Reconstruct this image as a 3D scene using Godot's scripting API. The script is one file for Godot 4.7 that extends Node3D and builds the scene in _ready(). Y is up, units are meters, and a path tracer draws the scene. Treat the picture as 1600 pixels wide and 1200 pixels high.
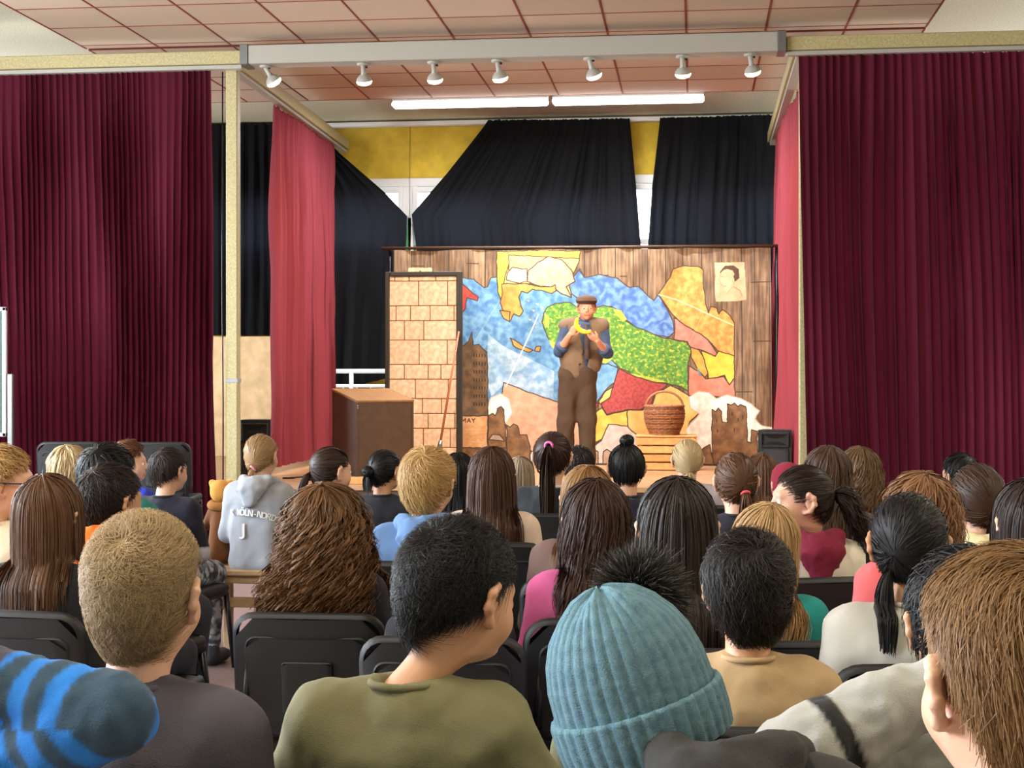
extends Node3D
# A school hall: an audience of seated children in front of a small stage where a man shows a banana.
const F := 2400.0                       # focal length in pixels of the 1600x1200 frame
const CAM := Vector3(0, 1.42, 0)
const STAGE := 0.5
var cb := Basis()
var names := {}
var M := {}
var rng := RandomNumberGenerator.new()
var fold_noise := FastNoiseLite.new()

# ------------------------------------------------------------------ camera, sky, large lights
func set_view():
	var yaw := atan(283.0 / F)
	var pit := -atan(10.0 / F * cos(yaw))
	cb = Basis(Vector3.UP, yaw) * Basis(Vector3.RIGHT, pit)
	var cam := Camera3D.new()
	cam.name = "camera"
	cam.transform = Transform3D(cb, CAM)
	cam.fov = rad_to_deg(2.0 * atan(600.0 / F))
	cam.near = 0.05
	cam.far = 200.0
	add_child(cam)
	cam.current = true
	var env := Environment.new()
	var sky := Sky.new()
	var sm := ProceduralSkyMaterial.new()
	sm.sky_top_color = Color(0.80, 0.87, 0.97)
	sm.sky_horizon_color = Color(0.93, 0.95, 0.98)
	sm.ground_horizon_color = Color(0.80, 0.82, 0.83)
	sm.ground_bottom_color = Color(0.40, 0.40, 0.38)
	sm.sky_energy_multiplier = 4.0
	sm.ground_energy_multiplier = 1.6
	sm.sun_angle_max = 0.0
	sky.sky_material = sm
	env.sky = sky
	env.background_mode = Environment.BG_SKY
	env.tonemap_mode = Environment.TONE_MAPPER_LINEAR
	env.tonemap_exposure = 0.78
	env.sdfgi_enabled = true
	env.ssao_enabled = true
	env.ssil_enabled = true
	var we := WorldEnvironment.new()
	we.name = "world_environment"
	we.environment = env
	add_child(we)
	# daylight that enters through the tall windows in the left wall of the hall
	for z in LEFT_WINDOWS:
		area_light("window_daylight", Vector3(-7.9, 2.5, z), Vector3(1, 0.0, 0), Vector2(2.2, 2.2), Color(0.90, 0.95, 1.0), 75.0 if z > -10.0 else 28.0)
	# and through the window in the right wall behind the maroon curtain
	for z in RIGHT_WINDOWS:
		area_light("window_daylight", Vector3(4.9, 2.5, z), Vector3(-1, 0.0, 0), Vector2(2.2, 2.2), Color(0.90, 0.95, 1.0), 28.0)

const LEFT_WINDOWS := [-1.2, -4.8, -8.4, -14.6]
const RIGHT_WINDOWS := [-14.6]

func area_light(called, at_, dir, size, col, energy):
	var l := AreaLight3D.new()
	l.name = numbered(called)
	l.area_size = size
	l.light_color = col
	l.light_energy = energy
	l.area_range = 60.0
	l.area_attenuation = 2.0
	l.shadow_enabled = true
	add_child(l)
	l.look_at_from_position(at_, at_ + dir, Vector3.UP if absf(dir.normalized().y) < 0.95 else Vector3.FORWARD)
	return l

# ------------------------------------------------------------------ helpers
func ray(px, py): return cb * Vector3((px - 800.0) / F, (600.0 - py) / F, -1.0)
func at(px, py, depth) -> Vector3:
	var r: Vector3 = ray(px, py)
	return CAM + r * (depth / -r.z)
func ats(px, py, s) -> Vector3: return CAM + ray(px, py) * (F / s)

func numbered(called) -> String:
	if not names.has(called):
		names[called] = 0
		return called
	names[called] += 1
	return "%s_%03d" % [called, names[called]]

func tag(o, label, category, group = "", kind = ""):
	if label: o.set_meta("label", label)
	if category: o.set_meta("category", category)
	if group: o.set_meta("group", group)
	if kind: o.set_meta("kind", kind)
	return o

func base(called, where := Vector3.ZERO, turn := 0.0):
	var o := Node3D.new()
	o.name = numbered(called)
	add_child(o)
	o.position = where
	o.rotation.y = turn
	return o

func node(called, mesh, m, parent = null):
	var o := MeshInstance3D.new()
	o.mesh = mesh
	o.material_override = m
	o.cast_shadow = GeometryInstance3D.SHADOW_CASTING_SETTING_ON
	if parent == null:
		o.name = numbered(called)
		add_child(o)
	else:
		o.name = called
		parent.add_child(o, true)
	return o

func smooth_st() -> SurfaceTool:
	var st := SurfaceTool.new()
	st.begin(Mesh.PRIMITIVE_TRIANGLES)
	st.set_smooth_group(0)
	return st
func flat_st() -> SurfaceTool:
	var st := SurfaceTool.new()
	st.begin(Mesh.PRIMITIVE_TRIANGLES)
	st.set_smooth_group(-1)
	return st
func done(st: SurfaceTool) -> ArrayMesh:
	st.generate_normals()
	return st.commit()
func build(st, called, m, parent = null): return node(called, done(st), m, parent)

func tri(st, a, b, c, mid):
	if (b - a).cross(c - a).dot((a + b + c) / 3.0 - mid) > 0:
		var t = b; b = c; c = t
	st.add_vertex(a); st.add_vertex(b); st.add_vertex(c)
func quad(st, a, b, c, d, mid):
	tri(st, a, b, c, mid)
	tri(st, a, c, d, mid)

func corner(ax: int, s: Vector3, h: Vector3, b: float, c: Vector3, t: Transform3D) -> Vector3:
	var v := Vector3(s.x * (h.x - b), s.y * (h.y - b), s.z * (h.z - b))
	v[ax] = s[ax] * h[ax]
	return t * (c + v)

# chamfered box; t places it
func box(st, c: Vector3, size: Vector3, bevel := 0.004, t := Transform3D.IDENTITY):
	var h := size * 0.5
	var b: float = minf(bevel, minf(h.x, minf(h.y, h.z)) * 0.9)
	var mid := t * c
	for ax in 3:
		var u := (ax + 1) % 3
		var w := (ax + 2) % 3
		for sg in [-1, 1]:
			var q := []
			for k in [[-1, -1], [1, -1], [1, 1], [-1, 1]]:
				var s := Vector3.ZERO
				s[ax] = sg; s[u] = k[0]; s[w] = k[1]
				q.append(corner(ax, s, h, b, c, t))
			quad(st, q[0], q[1], q[2], q[3], mid)
	if b <= 0.0: return
	for ax in 3:
		var u := (ax + 1) % 3
		var w := (ax + 2) % 3
		for su in [-1, 1]:
			for sw in [-1, 1]:
				var s0 := Vector3.ZERO
				s0[u] = su; s0[w] = sw; s0[ax] = -1
				var s1 := s0
				s1[ax] = 1
				quad(st, corner(u, s0, h, b, c, t), corner(u, s1, h, b, c, t), corner(w, s1, h, b, c, t), corner(w, s0, h, b, c, t), mid)
	for sx in [-1, 1]:
		for sy in [-1, 1]:
			for sz in [-1, 1]:
				var s := Vector3(sx, sy, sz)
				tri(st, corner(0, s, h, b, c, t), corner(1, s, h, b, c, t), corner(2, s, h, b, c, t), mid)

func box_mesh(size: Vector3, bevel := 0.004) -> ArrayMesh:
	var st := flat_st()
	box(st, Vector3.ZERO, size, bevel)
	return done(st)

func bar(st, a: Vector3, b: Vector3, w: float, d: float, bevel := 0.003, upv := Vector3.UP):
	var z := (b - a).normalized()
	if absf(z.dot(upv)) > 0.98: upv = Vector3.RIGHT
	var x := upv.cross(z).normalized()
	box(st, Vector3.ZERO, Vector3(w, d, (b - a).length()), bevel, Transform3D(Basis(x, z.cross(x), z), (a + b) * 0.5))

func tube(st, pts: Array, r, n := 8, caps := true):
	var rings := []
	var up := Vector3.UP
	for i in pts.size():
		var d: Vector3 = (pts[mini(i + 1, pts.size() - 1)] - pts[maxi(i - 1, 0)]).normalized()
		if absf(d.dot(up)) > 0.95: up = Vector3.RIGHT if absf(d.x) < 0.8 else Vector3.BACK
		var x := up.cross(d).normalized()
		var y := d.cross(x)
		up = y
		var rr: float = r[i] if r is Array else r
		var ring := []
		for k in n:
			var a := TAU * k / n
			ring.append(pts[i] + (x * cos(a) + y * sin(a)) * rr)
		rings.append(ring)
	for i in pts.size() - 1:
		var mid: Vector3 = (pts[i] + pts[i + 1]) * 0.5
		for k in n:
			var k2 := (k + 1) % n
			quad(st, rings[i][k], rings[i][k2], rings[i + 1][k2], rings[i + 1][k], mid)
	if caps:
		for e in [0, pts.size() - 1]:
			var mid2: Vector3 = pts[1] if e == 0 else pts[pts.size() - 2]
			for k in n: tri(st, pts[e], rings[e][k], rings[e][(k + 1) % n], mid2)

func lathe(st, profile: Array, n := 24, t := Transform3D.IDENTITY):
	var rows := []
	for p in profile:
		var row := []
		for k in n:
			var a := TAU * k / n
			var r: float = p.x
			row.append(t * Vector3(r * cos(a), p.y, r * sin(a)))
		rows.append(row)
	for i in profile.size() - 1:
		for k in n:
			var k2 := (k + 1) % n
			# outward is away from the axis, tilted by the slope of the profile
			var a: Vector3 = rows[i][k]; var b: Vector3 = rows[i][k2]; var c: Vector3 = rows[i + 1][k2]; var d: Vector3 = rows[i + 1][k]
			if (c - a).length() < 1e-6: continue
			st.add_vertex(a); st.add_vertex(b); st.add_vertex(c)
			st.add_vertex(a); st.add_vertex(c); st.add_vertex(d)

# prism from an outline in x,y, extruded along z from 0 to -depth
func prism(st, outline: PackedVector2Array, depth: float, t := Transform3D.IDENTITY):
	var idx := Geometry2D.triangulate_polygon(outline)
	var mid2 := Vector2.ZERO
	for p in outline: mid2 += p / outline.size()
	var mid := t * Vector3(mid2.x, mid2.y, -depth * 0.5)
	for i in range(0, idx.size(), 3):
		for z in [0.0, -depth]:
			var q := []
			for j in 3: q.append(t * Vector3(outline[idx[i + j]].x, outline[idx[i + j]].y, z))
			var inside: Vector3 = (q[0] + q[1] + q[2]) / 3.0 - t.basis.z * (1.0 if z == 0.0 else -1.0)
			tri(st, q[0], q[1], q[2], inside)
	var cw := Geometry2D.is_polygon_clockwise(outline)
	for i in outline.size():
		var a := outline[i]
		var b := outline[(i + 1) % outline.size()]
		var nrm := Vector2(b.y - a.y, a.x - b.x) * (-1.0 if cw else 1.0)
		var m3 := t * (Vector3((a.x + b.x) * 0.5, (a.y + b.y) * 0.5, -depth * 0.5) - Vector3(nrm.x, nrm.y, 0))
		quad(st, t * Vector3(a.x, a.y, 0), t * Vector3(b.x, b.y, 0), t * Vector3(b.x, b.y, -depth), t * Vector3(a.x, a.y, -depth), m3)

func rounded(w: float, h: float, r: float, seg := 5) -> PackedVector2Array:
	var o := PackedVector2Array()
	for c in [[1, 1, 0], [-1, 1, 1], [-1, -1, 2], [1, -1, 3]]:
		for k in seg + 1:
			var a: float = (c[2] + float(k) / seg) * PI / 2
			o.append(Vector2(c[0] * (w / 2 - r) + r * cos(a), c[1] * (h / 2 - r) + r * sin(a)))
	return o

# padded panel: rounded outline, soft edges, bent by `bend` metres at its sides; lies in x,y, front at +z
func panel(st, w: float, h: float, r: float, d: float, edge: float, bend := 0.0, t := Transform3D.IDENTITY):
	var loops := []
	for s in [[edge, -d / 2], [edge * 0.3, -d / 2 + edge * 0.3], [0.0, -d / 2 + edge], [0.0, d / 2 - edge], [edge * 0.3, d / 2 - edge * 0.3], [edge, d / 2]]:
		var o := rounded(w - 2 * s[0], h - 2 * s[0], maxf(r - s[0], 0.004))
		var l := []
		for p in o: l.append(t * Vector3(p.x, p.y, s[1] + bend * pow(2 * p.x / w, 2)))
		loops.append(l)
	var n: int = loops[0].size()
	for i in loops.size() - 1:
		for k in n:
			var k2 := (k + 1) % n
			st.add_vertex(loops[i][k]); st.add_vertex(loops[i + 1][k2]); st.add_vertex(loops[i][k2])
			st.add_vertex(loops[i][k]); st.add_vertex(loops[i + 1][k]); st.add_vertex(loops[i + 1][k2])
	# faces as strips between mirrored points, so that the bend shows
	var cols := 8
	for e in [0, loops.size() - 1]:
		var z: float = -d / 2 if e == 0 else d / 2
		var hw: float = w / 2 - edge
		var prev := []
		for c in cols + 1:
			var x: float = -hw + 2 * hw * c / cols
			var yy: float = h / 2 - edge
			var over: float = absf(x) - (w / 2 - r)
			if over > 0: yy = h / 2 - r + sqrt(maxf(pow(r - edge, 2) - over * over, 0.0))
			var cur := [t * Vector3(x, yy, z + bend * pow(2 * x / w, 2)), t * Vector3(x, -yy, z + bend * pow(2 * x / w, 2))]
			if c: quad(st, prev[0], cur[0], cur[1], prev[1], (cur[0] + prev[1]) * 0.5 - t.basis.z * (-1.0 if e == 0 else 1.0))
			prev = cur

# ------------------------------------------------------------------ materials
func noise_tex(freq: float, normal: bool, strength := 1.0, lo := Color(0.8, 0.8, 0.8), hi := Color.WHITE, size := 256, oct := 4) -> NoiseTexture2D:
	var n := FastNoiseLite.new()
	n.seed = 5
	n.frequency = freq
	n.fractal_octaves = oct
	var t := NoiseTexture2D.new()
	t.noise = n
	t.width = size
	t.height = size
	t.seamless = true
	if normal:
		t.as_normal_map = true
		t.bump_strength = strength
	else:
		var g := Gradient.new()
		g.set_color(0, lo)
		g.set_color(1, hi)
		t.color_ramp = g
	return t

func mat(col: Color, rough := 0.7, o := {}) -> StandardMaterial3D:
	var m := StandardMaterial3D.new()
	m.albedo_color = col
	m.roughness = rough
	m.metallic = o.get("metal", 0.0)
	m.metallic_specular = o.get("spec", 0.5)
	m.cull_mode = BaseMaterial3D.CULL_DISABLED
	if o.has("tex"):
		m.albedo_texture = o.tex
		m.uv1_triplanar = true
		m.uv1_scale = Vector3.ONE * o.get("scale", 2.0)
	if o.has("nrm"):
		m.normal_enabled = true
		m.normal_texture = o.nrm
		m.normal_scale = o.get("ns", 0.5)
		m.uv1_triplanar = true
		m.uv1_scale = Vector3.ONE * o.get("scale", 2.0)
	if o.has("back"):
		m.backlight_enabled = true
		m.backlight = o.back
	if o.has("rim"):
		m.rim_enabled = true
		m.rim = o.rim
		m.rim_tint = 0.6
	if o.has("vc"): m.vertex_color_use_as_albedo = true
	if o.has("emit"):
		m.emission_enabled = true
		m.emission = o.emit
		m.emission_energy_multiplier = o.get("power", 1.0)
	if o.has("clear"):
		m.clearcoat_enabled = true
		m.clearcoat = o.clear
	return m
func rgb(r, g, b) -> Color: return Color(r / 255.0, g / 255.0, b / 255.0)

func make_materials():
	var grain := noise_tex(0.02, false, 1.0, Color(0.86, 0.85, 0.83), Color.WHITE)
	var speck := noise_tex(0.25, false, 1.0, Color(0.78, 0.78, 0.78), Color.WHITE, 256, 3)
	var weave := noise_tex(0.2, true, 4.0)
	var bump := noise_tex(0.05, true, 3.0)
	M.speck = speck; M.weave = weave; M.grain = grain; M.bump = bump
	M.plaster = mat(rgb(222, 216, 186), 0.9, {"tex": speck, "scale": 0.8})
	M.wall = mat(rgb(214, 205, 178), 0.9, {"tex": grain, "scale": 0.6})
	M.yellow_wall = mat(rgb(222, 188, 58), 0.85, {"tex": grain, "scale": 0.8})
	M.red_joint = mat(rgb(128, 48, 34), 0.8)
	M.tiles = []
	for c in [[214, 188, 160], [210, 184, 156], [218, 192, 165], [206, 181, 154]]:
		M.tiles.append(mat(rgb(c[0], c[1], c[2]), 0.9, {"tex": speck, "scale": 3.0, "nrm": bump, "ns": 0.15}))
	M.floor = mat(rgb(150, 122, 116), 0.45, {"tex": speck, "scale": 1.5})
	M.cream_wood = mat(rgb(192, 177, 124), 0.55, {"tex": speck, "scale": 0.7})
	M.white_metal = mat(rgb(160, 155, 142), 0.45)
	M.white = mat(rgb(232, 232, 230), 0.5)
	M.grey_metal = mat(rgb(120, 120, 118), 0.35, {"metal": 0.6})
	M.steel = mat(rgb(200, 200, 202), 0.28, {"metal": 0.9})
	M.maroon = mat(rgb(68, 22, 33), 0.95, {"nrm": weave, "ns": 0.25, "scale": 5.0, "back": rgb(70, 16, 30), "spec": 0.2})
	M.red_cloth = mat(rgb(132, 56, 62), 0.95, {"nrm": weave, "ns": 0.25, "scale": 5.0, "back": rgb(60, 14, 20), "spec": 0.2})
	M.black_cloth = mat(rgb(20, 20, 22), 0.85, {"nrm": weave, "ns": 0.25, "scale": 5.0, "back": rgb(22, 23, 28), "spec": 0.2})
	M.black_plastic = mat(rgb(14, 15, 16), 0.55, {"nrm": weave, "ns": 0.12, "scale": 6.0})
	M.black_panel = mat(rgb(11, 12, 13), 0.6, {"nrm": weave, "ns": 0.15, "scale": 6.0})
	M.black_metal = mat(rgb(16, 16, 17), 0.35, {"metal": 0.3})
	M.stage_wood = mat(rgb(186, 142, 100), 0.4, {"tex": grain, "scale": 1.0})
	M.stage_front = mat(rgb(92, 62, 40), 0.6, {"tex": grain, "scale": 1.0})
	M.birch = mat(rgb(240, 205, 150), 0.5, {"tex": grain, "scale": 0.9})
	M.brown_wood = mat(rgb(76, 54, 35), 0.5, {"tex": grain, "scale": 1.5})
	M.bench_wood = mat(rgb(206, 172, 128), 0.5, {"tex": grain, "scale": 1.5})
	M.glass = mat(Color(0.9, 0.95, 1.0, 0.12), 0.02)
	M.glass.transparency = BaseMaterial3D.TRANSPARENCY_ALPHA
	M.bulb = mat(Color.WHITE, 0.3, {"emit": Color(1.0, 0.93, 0.80), "power": 3.5})
	M.tube_light = mat(Color.WHITE, 0.3, {"emit": Color(0.93, 0.96, 1.0), "power": 16.0})


# ------------------------------------------------------------------ the room
func wall_box(called, lo: Vector3, hi: Vector3, m, parent):
	var st := flat_st()
	box(st, (lo + hi) * 0.5, hi - lo, 0.0)
	return build(st, called, m, parent)

func structure(called):
	var o = base(called)
	o.set_meta("kind", "structure")
	return o

func side_wall(called, x: float, s: float, wins: Array, zb: float, zr: float, first: int):
	var w = structure(called)
	var x0 := minf(x, x + s * 0.25)
	var x1 := maxf(x, x + s * 0.25)
	wall_box("sill_wall", Vector3(x0, 0, zb), Vector3(x1, 1.35, zr), M.wall, w)
	wall_box("lintel_wall", Vector3(x0, 3.65, zb), Vector3(x1, 4.45, zr), M.wall, w)
	var edges := [zr]
	for z in wins: edges.append_array([z + 1.2, z - 1.2])
	edges.append(zb)
	for i in range(0, edges.size(), 2):
		wall_box("pier", Vector3(x0, 1.35, edges[i + 1]), Vector3(x1, 3.65, edges[i]), M.wall, w)
	var xm := x + s * 0.12
	for k in wins.size():
		var z: float = wins[k]
		var n = structure("window_%d" % (k + first))
		var f := flat_st()
		for y in [1.39, 3.61]: box(f, Vector3(xm, y, z), Vector3(0.08, 0.08, 2.4), 0.005)
		for dz in [-1.16, 0.0, 1.16]: box(f, Vector3(xm, 2.5, z + dz), Vector3(0.072, 2.3, 0.08), 0.005)
		build(f, "window_frame", M.white, n)
		for q in [-1, 1]:
			wall_box("pane", Vector3(xm - 0.003, 1.43, z + q * 0.58 - 0.54), Vector3(xm + 0.003, 3.57, z + q * 0.58 + 0.54), M.glass, n)

func make_room():
	var XL := -8.0
	var XR := 5.0
	var ZB := -17.75
	var ZR := 3.0
	var st := flat_st()
	box(st, Vector3((XL + XR) / 2, -0.1, (ZB + ZR) / 2), Vector3(XR - XL + 0.4, 0.2, ZR - ZB + 0.6), 0.0)
	tag(build(st, "floor", M.floor), "", "", "", "structure")
	# ceiling: plaster slab above a lowered field of acoustic tiles with red joints
	var c = structure("ceiling")
	wall_box("plaster_slab", Vector3(XL - 0.2, 4.42, ZB - 0.3), Vector3(XR + 0.2, 4.62, ZR + 0.3), M.plaster, c)
	var x0 := -5.198
	var step := 0.6425
	for field in [[12.74, 3.6], [15.385, 12.80]]:
		wall_box("tile_grid", Vector3(x0, 4.262, -field[0]), Vector3(x0 + 11 * step, 4.40, -field[1] if field[1] > 5 else -3.6), M.red_joint, c)
	var tile_mesh := box_mesh(Vector3(step - 0.017, 0.006, 0.645 - 0.017), 0.001)
	var part_mesh := box_mesh(Vector3(step - 0.017, 0.006, 0.12), 0.001)
	for f in [[12.74, 7.2], [15.385, 12.80]]:
		var lm := box_mesh(Vector3(0.014, 0.014, f[0] - f[1]), 0.0)
		for i in 12: node("grid_bar", lm, M.red_joint, c).position = Vector3(x0 + i * step, 4.260, -(f[0] + f[1]) / 2)
	var cm := box_mesh(Vector3(11 * step, 0.013, 0.014), 0.0)
	for r in 9: node("grid_bar", cm, M.red_joint, c).position = Vector3(x0 + 5.5 * step, 4.260, -(12.61 - 0.645 * r))
	for r in 5: node("grid_bar", cm, M.red_joint, c).position = Vector3(x0 + 5.5 * step, 4.260, -(15.378 - 0.645 * r))
	for i in 11:
		for r in 10:          # front field, rows nearer than the lighting beam
			var zc := -(12.61 - 0.645 * (r + 0.5))
			if zc > -7.0: continue
			node("ceiling_tile", tile_mesh, M.tiles[(i * 3 + r * 5 + (i * r) % 3) % 4], c).position = Vector3(x0 + (i + 0.5) * step, 4.259, zc)
		node("ceiling_tile", part_mesh, M.tiles[i % 4], c).position = Vector3(x0 + (i + 0.5) * step, 4.259, -12.675)
		for r in 4:
			node("ceiling_tile", tile_mesh, M.tiles[(i + r * 3 + (i * r) % 2) % 4], c).position = Vector3(x0 + (i + 0.5) * step, 4.259, -(15.385 - 0.645 * (r + 0.5)))
	# back wall of the stage: yellow, with a band of windows
	var wb = structure("wall_back")
	var w0 := 2.86
	var w1 := 3.76
	wall_box("upper_wall", Vector3(XL, w1, ZB - 0.25), Vector3(XR, 4.45, ZB), M.yellow_wall, wb)
	wall_box("lower_wall", Vector3(XL, 0, ZB - 0.25), Vector3(XR, w0, ZB), M.yellow_wall, wb)
	for x in [[XL, -6.6], [3.2, XR]]:
		wall_box("pier", Vector3(x[0], w0, ZB - 0.25), Vector3(x[1], w1, ZB), M.yellow_wall, wb)
	var wn = structure("window_1")
	var fr := flat_st()
	for y in [w0 + 0.04, w1 - 0.05]: box(fr, Vector3(-1.7, y, ZB - 0.05), Vector3(9.8, 0.10, 0.09), 0.006)
	var xm0 := at(637, 300, 17.75).x
	var xs := [-6.55, -5.5, xm0 - 1.2, xm0, xm0 + 1.2, xm0 + 2.4, xm0 + 3.6, xm0 + 4.8, 3.15]
	for x in xs: box(fr, Vector3(x, (w0 + w1) / 2, ZB - 0.05), Vector3(0.11, w1 - w0 - 0.02, 0.08), 0.006)
	build(fr, "window_frame", M.white, wn)
	for i in xs.size() - 1:
		var sash := flat_st()
		for sx in [xs[i] + 0.085, xs[i + 1] - 0.085]: box(sash, Vector3(sx, (w0 + w1) / 2, ZB - 0.03), Vector3(0.06, w1 - w0 - 0.2, 0.066), 0.005)
		for y in [w0 + 0.13, w1 - 0.14]: box(sash, Vector3((xs[i] + xs[i + 1]) / 2, y, ZB - 0.03), Vector3(xs[i + 1] - xs[i] - 0.11, 0.06, 0.06), 0.005)
		build(sash, "sash", M.white, wn)
		wall_box("pane", Vector3(xs[i] + 0.1, w0 + 0.14, ZB - 0.04), Vector3(xs[i + 1] - 0.1, w1 - 0.15, ZB - 0.034), M.glass, wn)
	var tr := flat_st()
	box(tr, Vector3(-1.5, 4.375, ZB + 0.10), Vector3(13.0, 0.05, 0.12), 0.006)
	tag(build(tr, "trim_1", M.white), "", "", "", "structure")
	# side and rear walls; windows let in the daylight
	side_wall("wall_left", XL, -1.0, LEFT_WINDOWS, ZB, ZR, 2)
	side_wall("wall_right", XR, 1.0, RIGHT_WINDOWS, ZB, ZR, 6)
	var we = structure("wall_rear")
	wall_box("wall_face", Vector3(XL - 0.25, 0, ZR), Vector3(XR + 0.2, 4.45, ZR + 0.2), M.wall, we)
	# stage platform
	var sg = structure("stage_platform")
	wall_box("stage_floor", Vector3(-6.6, STAGE - 0.04, ZB), Vector3(3.4, STAGE, -12.85), M.stage_wood, sg)
	wall_box("stage_front", Vector3(-6.55, 0, ZB), Vector3(3.35, STAGE - 0.04, -12.9), M.stage_front, sg)
	# low birch panelling on the back wall, left of the stage
	var wp := flat_st()
	box(wp, Vector3(-5.35, 1.2, ZB + 0.31), Vector3(1.6, 1.4, 0.04), 0.004)
	tag(build(wp, "wood_panel", M.birch), "pale birch panel on the back wall behind the cream post", "panel")
	# hall ceiling lights behind the view
	for p in [[-6.3, -3.0], [-6.3, -8.0], [3.2, -3.0], [3.2, -8.0], [-1.6, -1.5]]:
		var l = base("hall_light", Vector3(p[0], 4.42 if p[0] != -1.6 else 4.42, p[1]))
		var b := flat_st()
		box(b, Vector3(0, -0.05, 0), Vector3(0.3, 0.1, 1.5), 0.01)
		build(b, "housing", M.white_metal, l)
		var d := flat_st()
		box(d, Vector3(0, -0.108, 0), Vector3(0.26, 0.016, 1.44), 0.004)
		build(d, "diffuser", M.tube_light, l)
		tag(l, "long white hall ceiling light over the %s" % {-3.0: "back rows", -8.0: "front rows", -1.5: "centre aisle"}[p[1]] + (", window side" if p[0] < -3 else ", wall side" if p[0] > 0 else ""), "ceiling light", "hall ceiling lights")
		area_light("hall_light_glow", Vector3(p[0], 4.29, p[1]), Vector3.DOWN, Vector2(0.26, 1.44), Color(1.0, 0.95, 0.86), 14.0)

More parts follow.
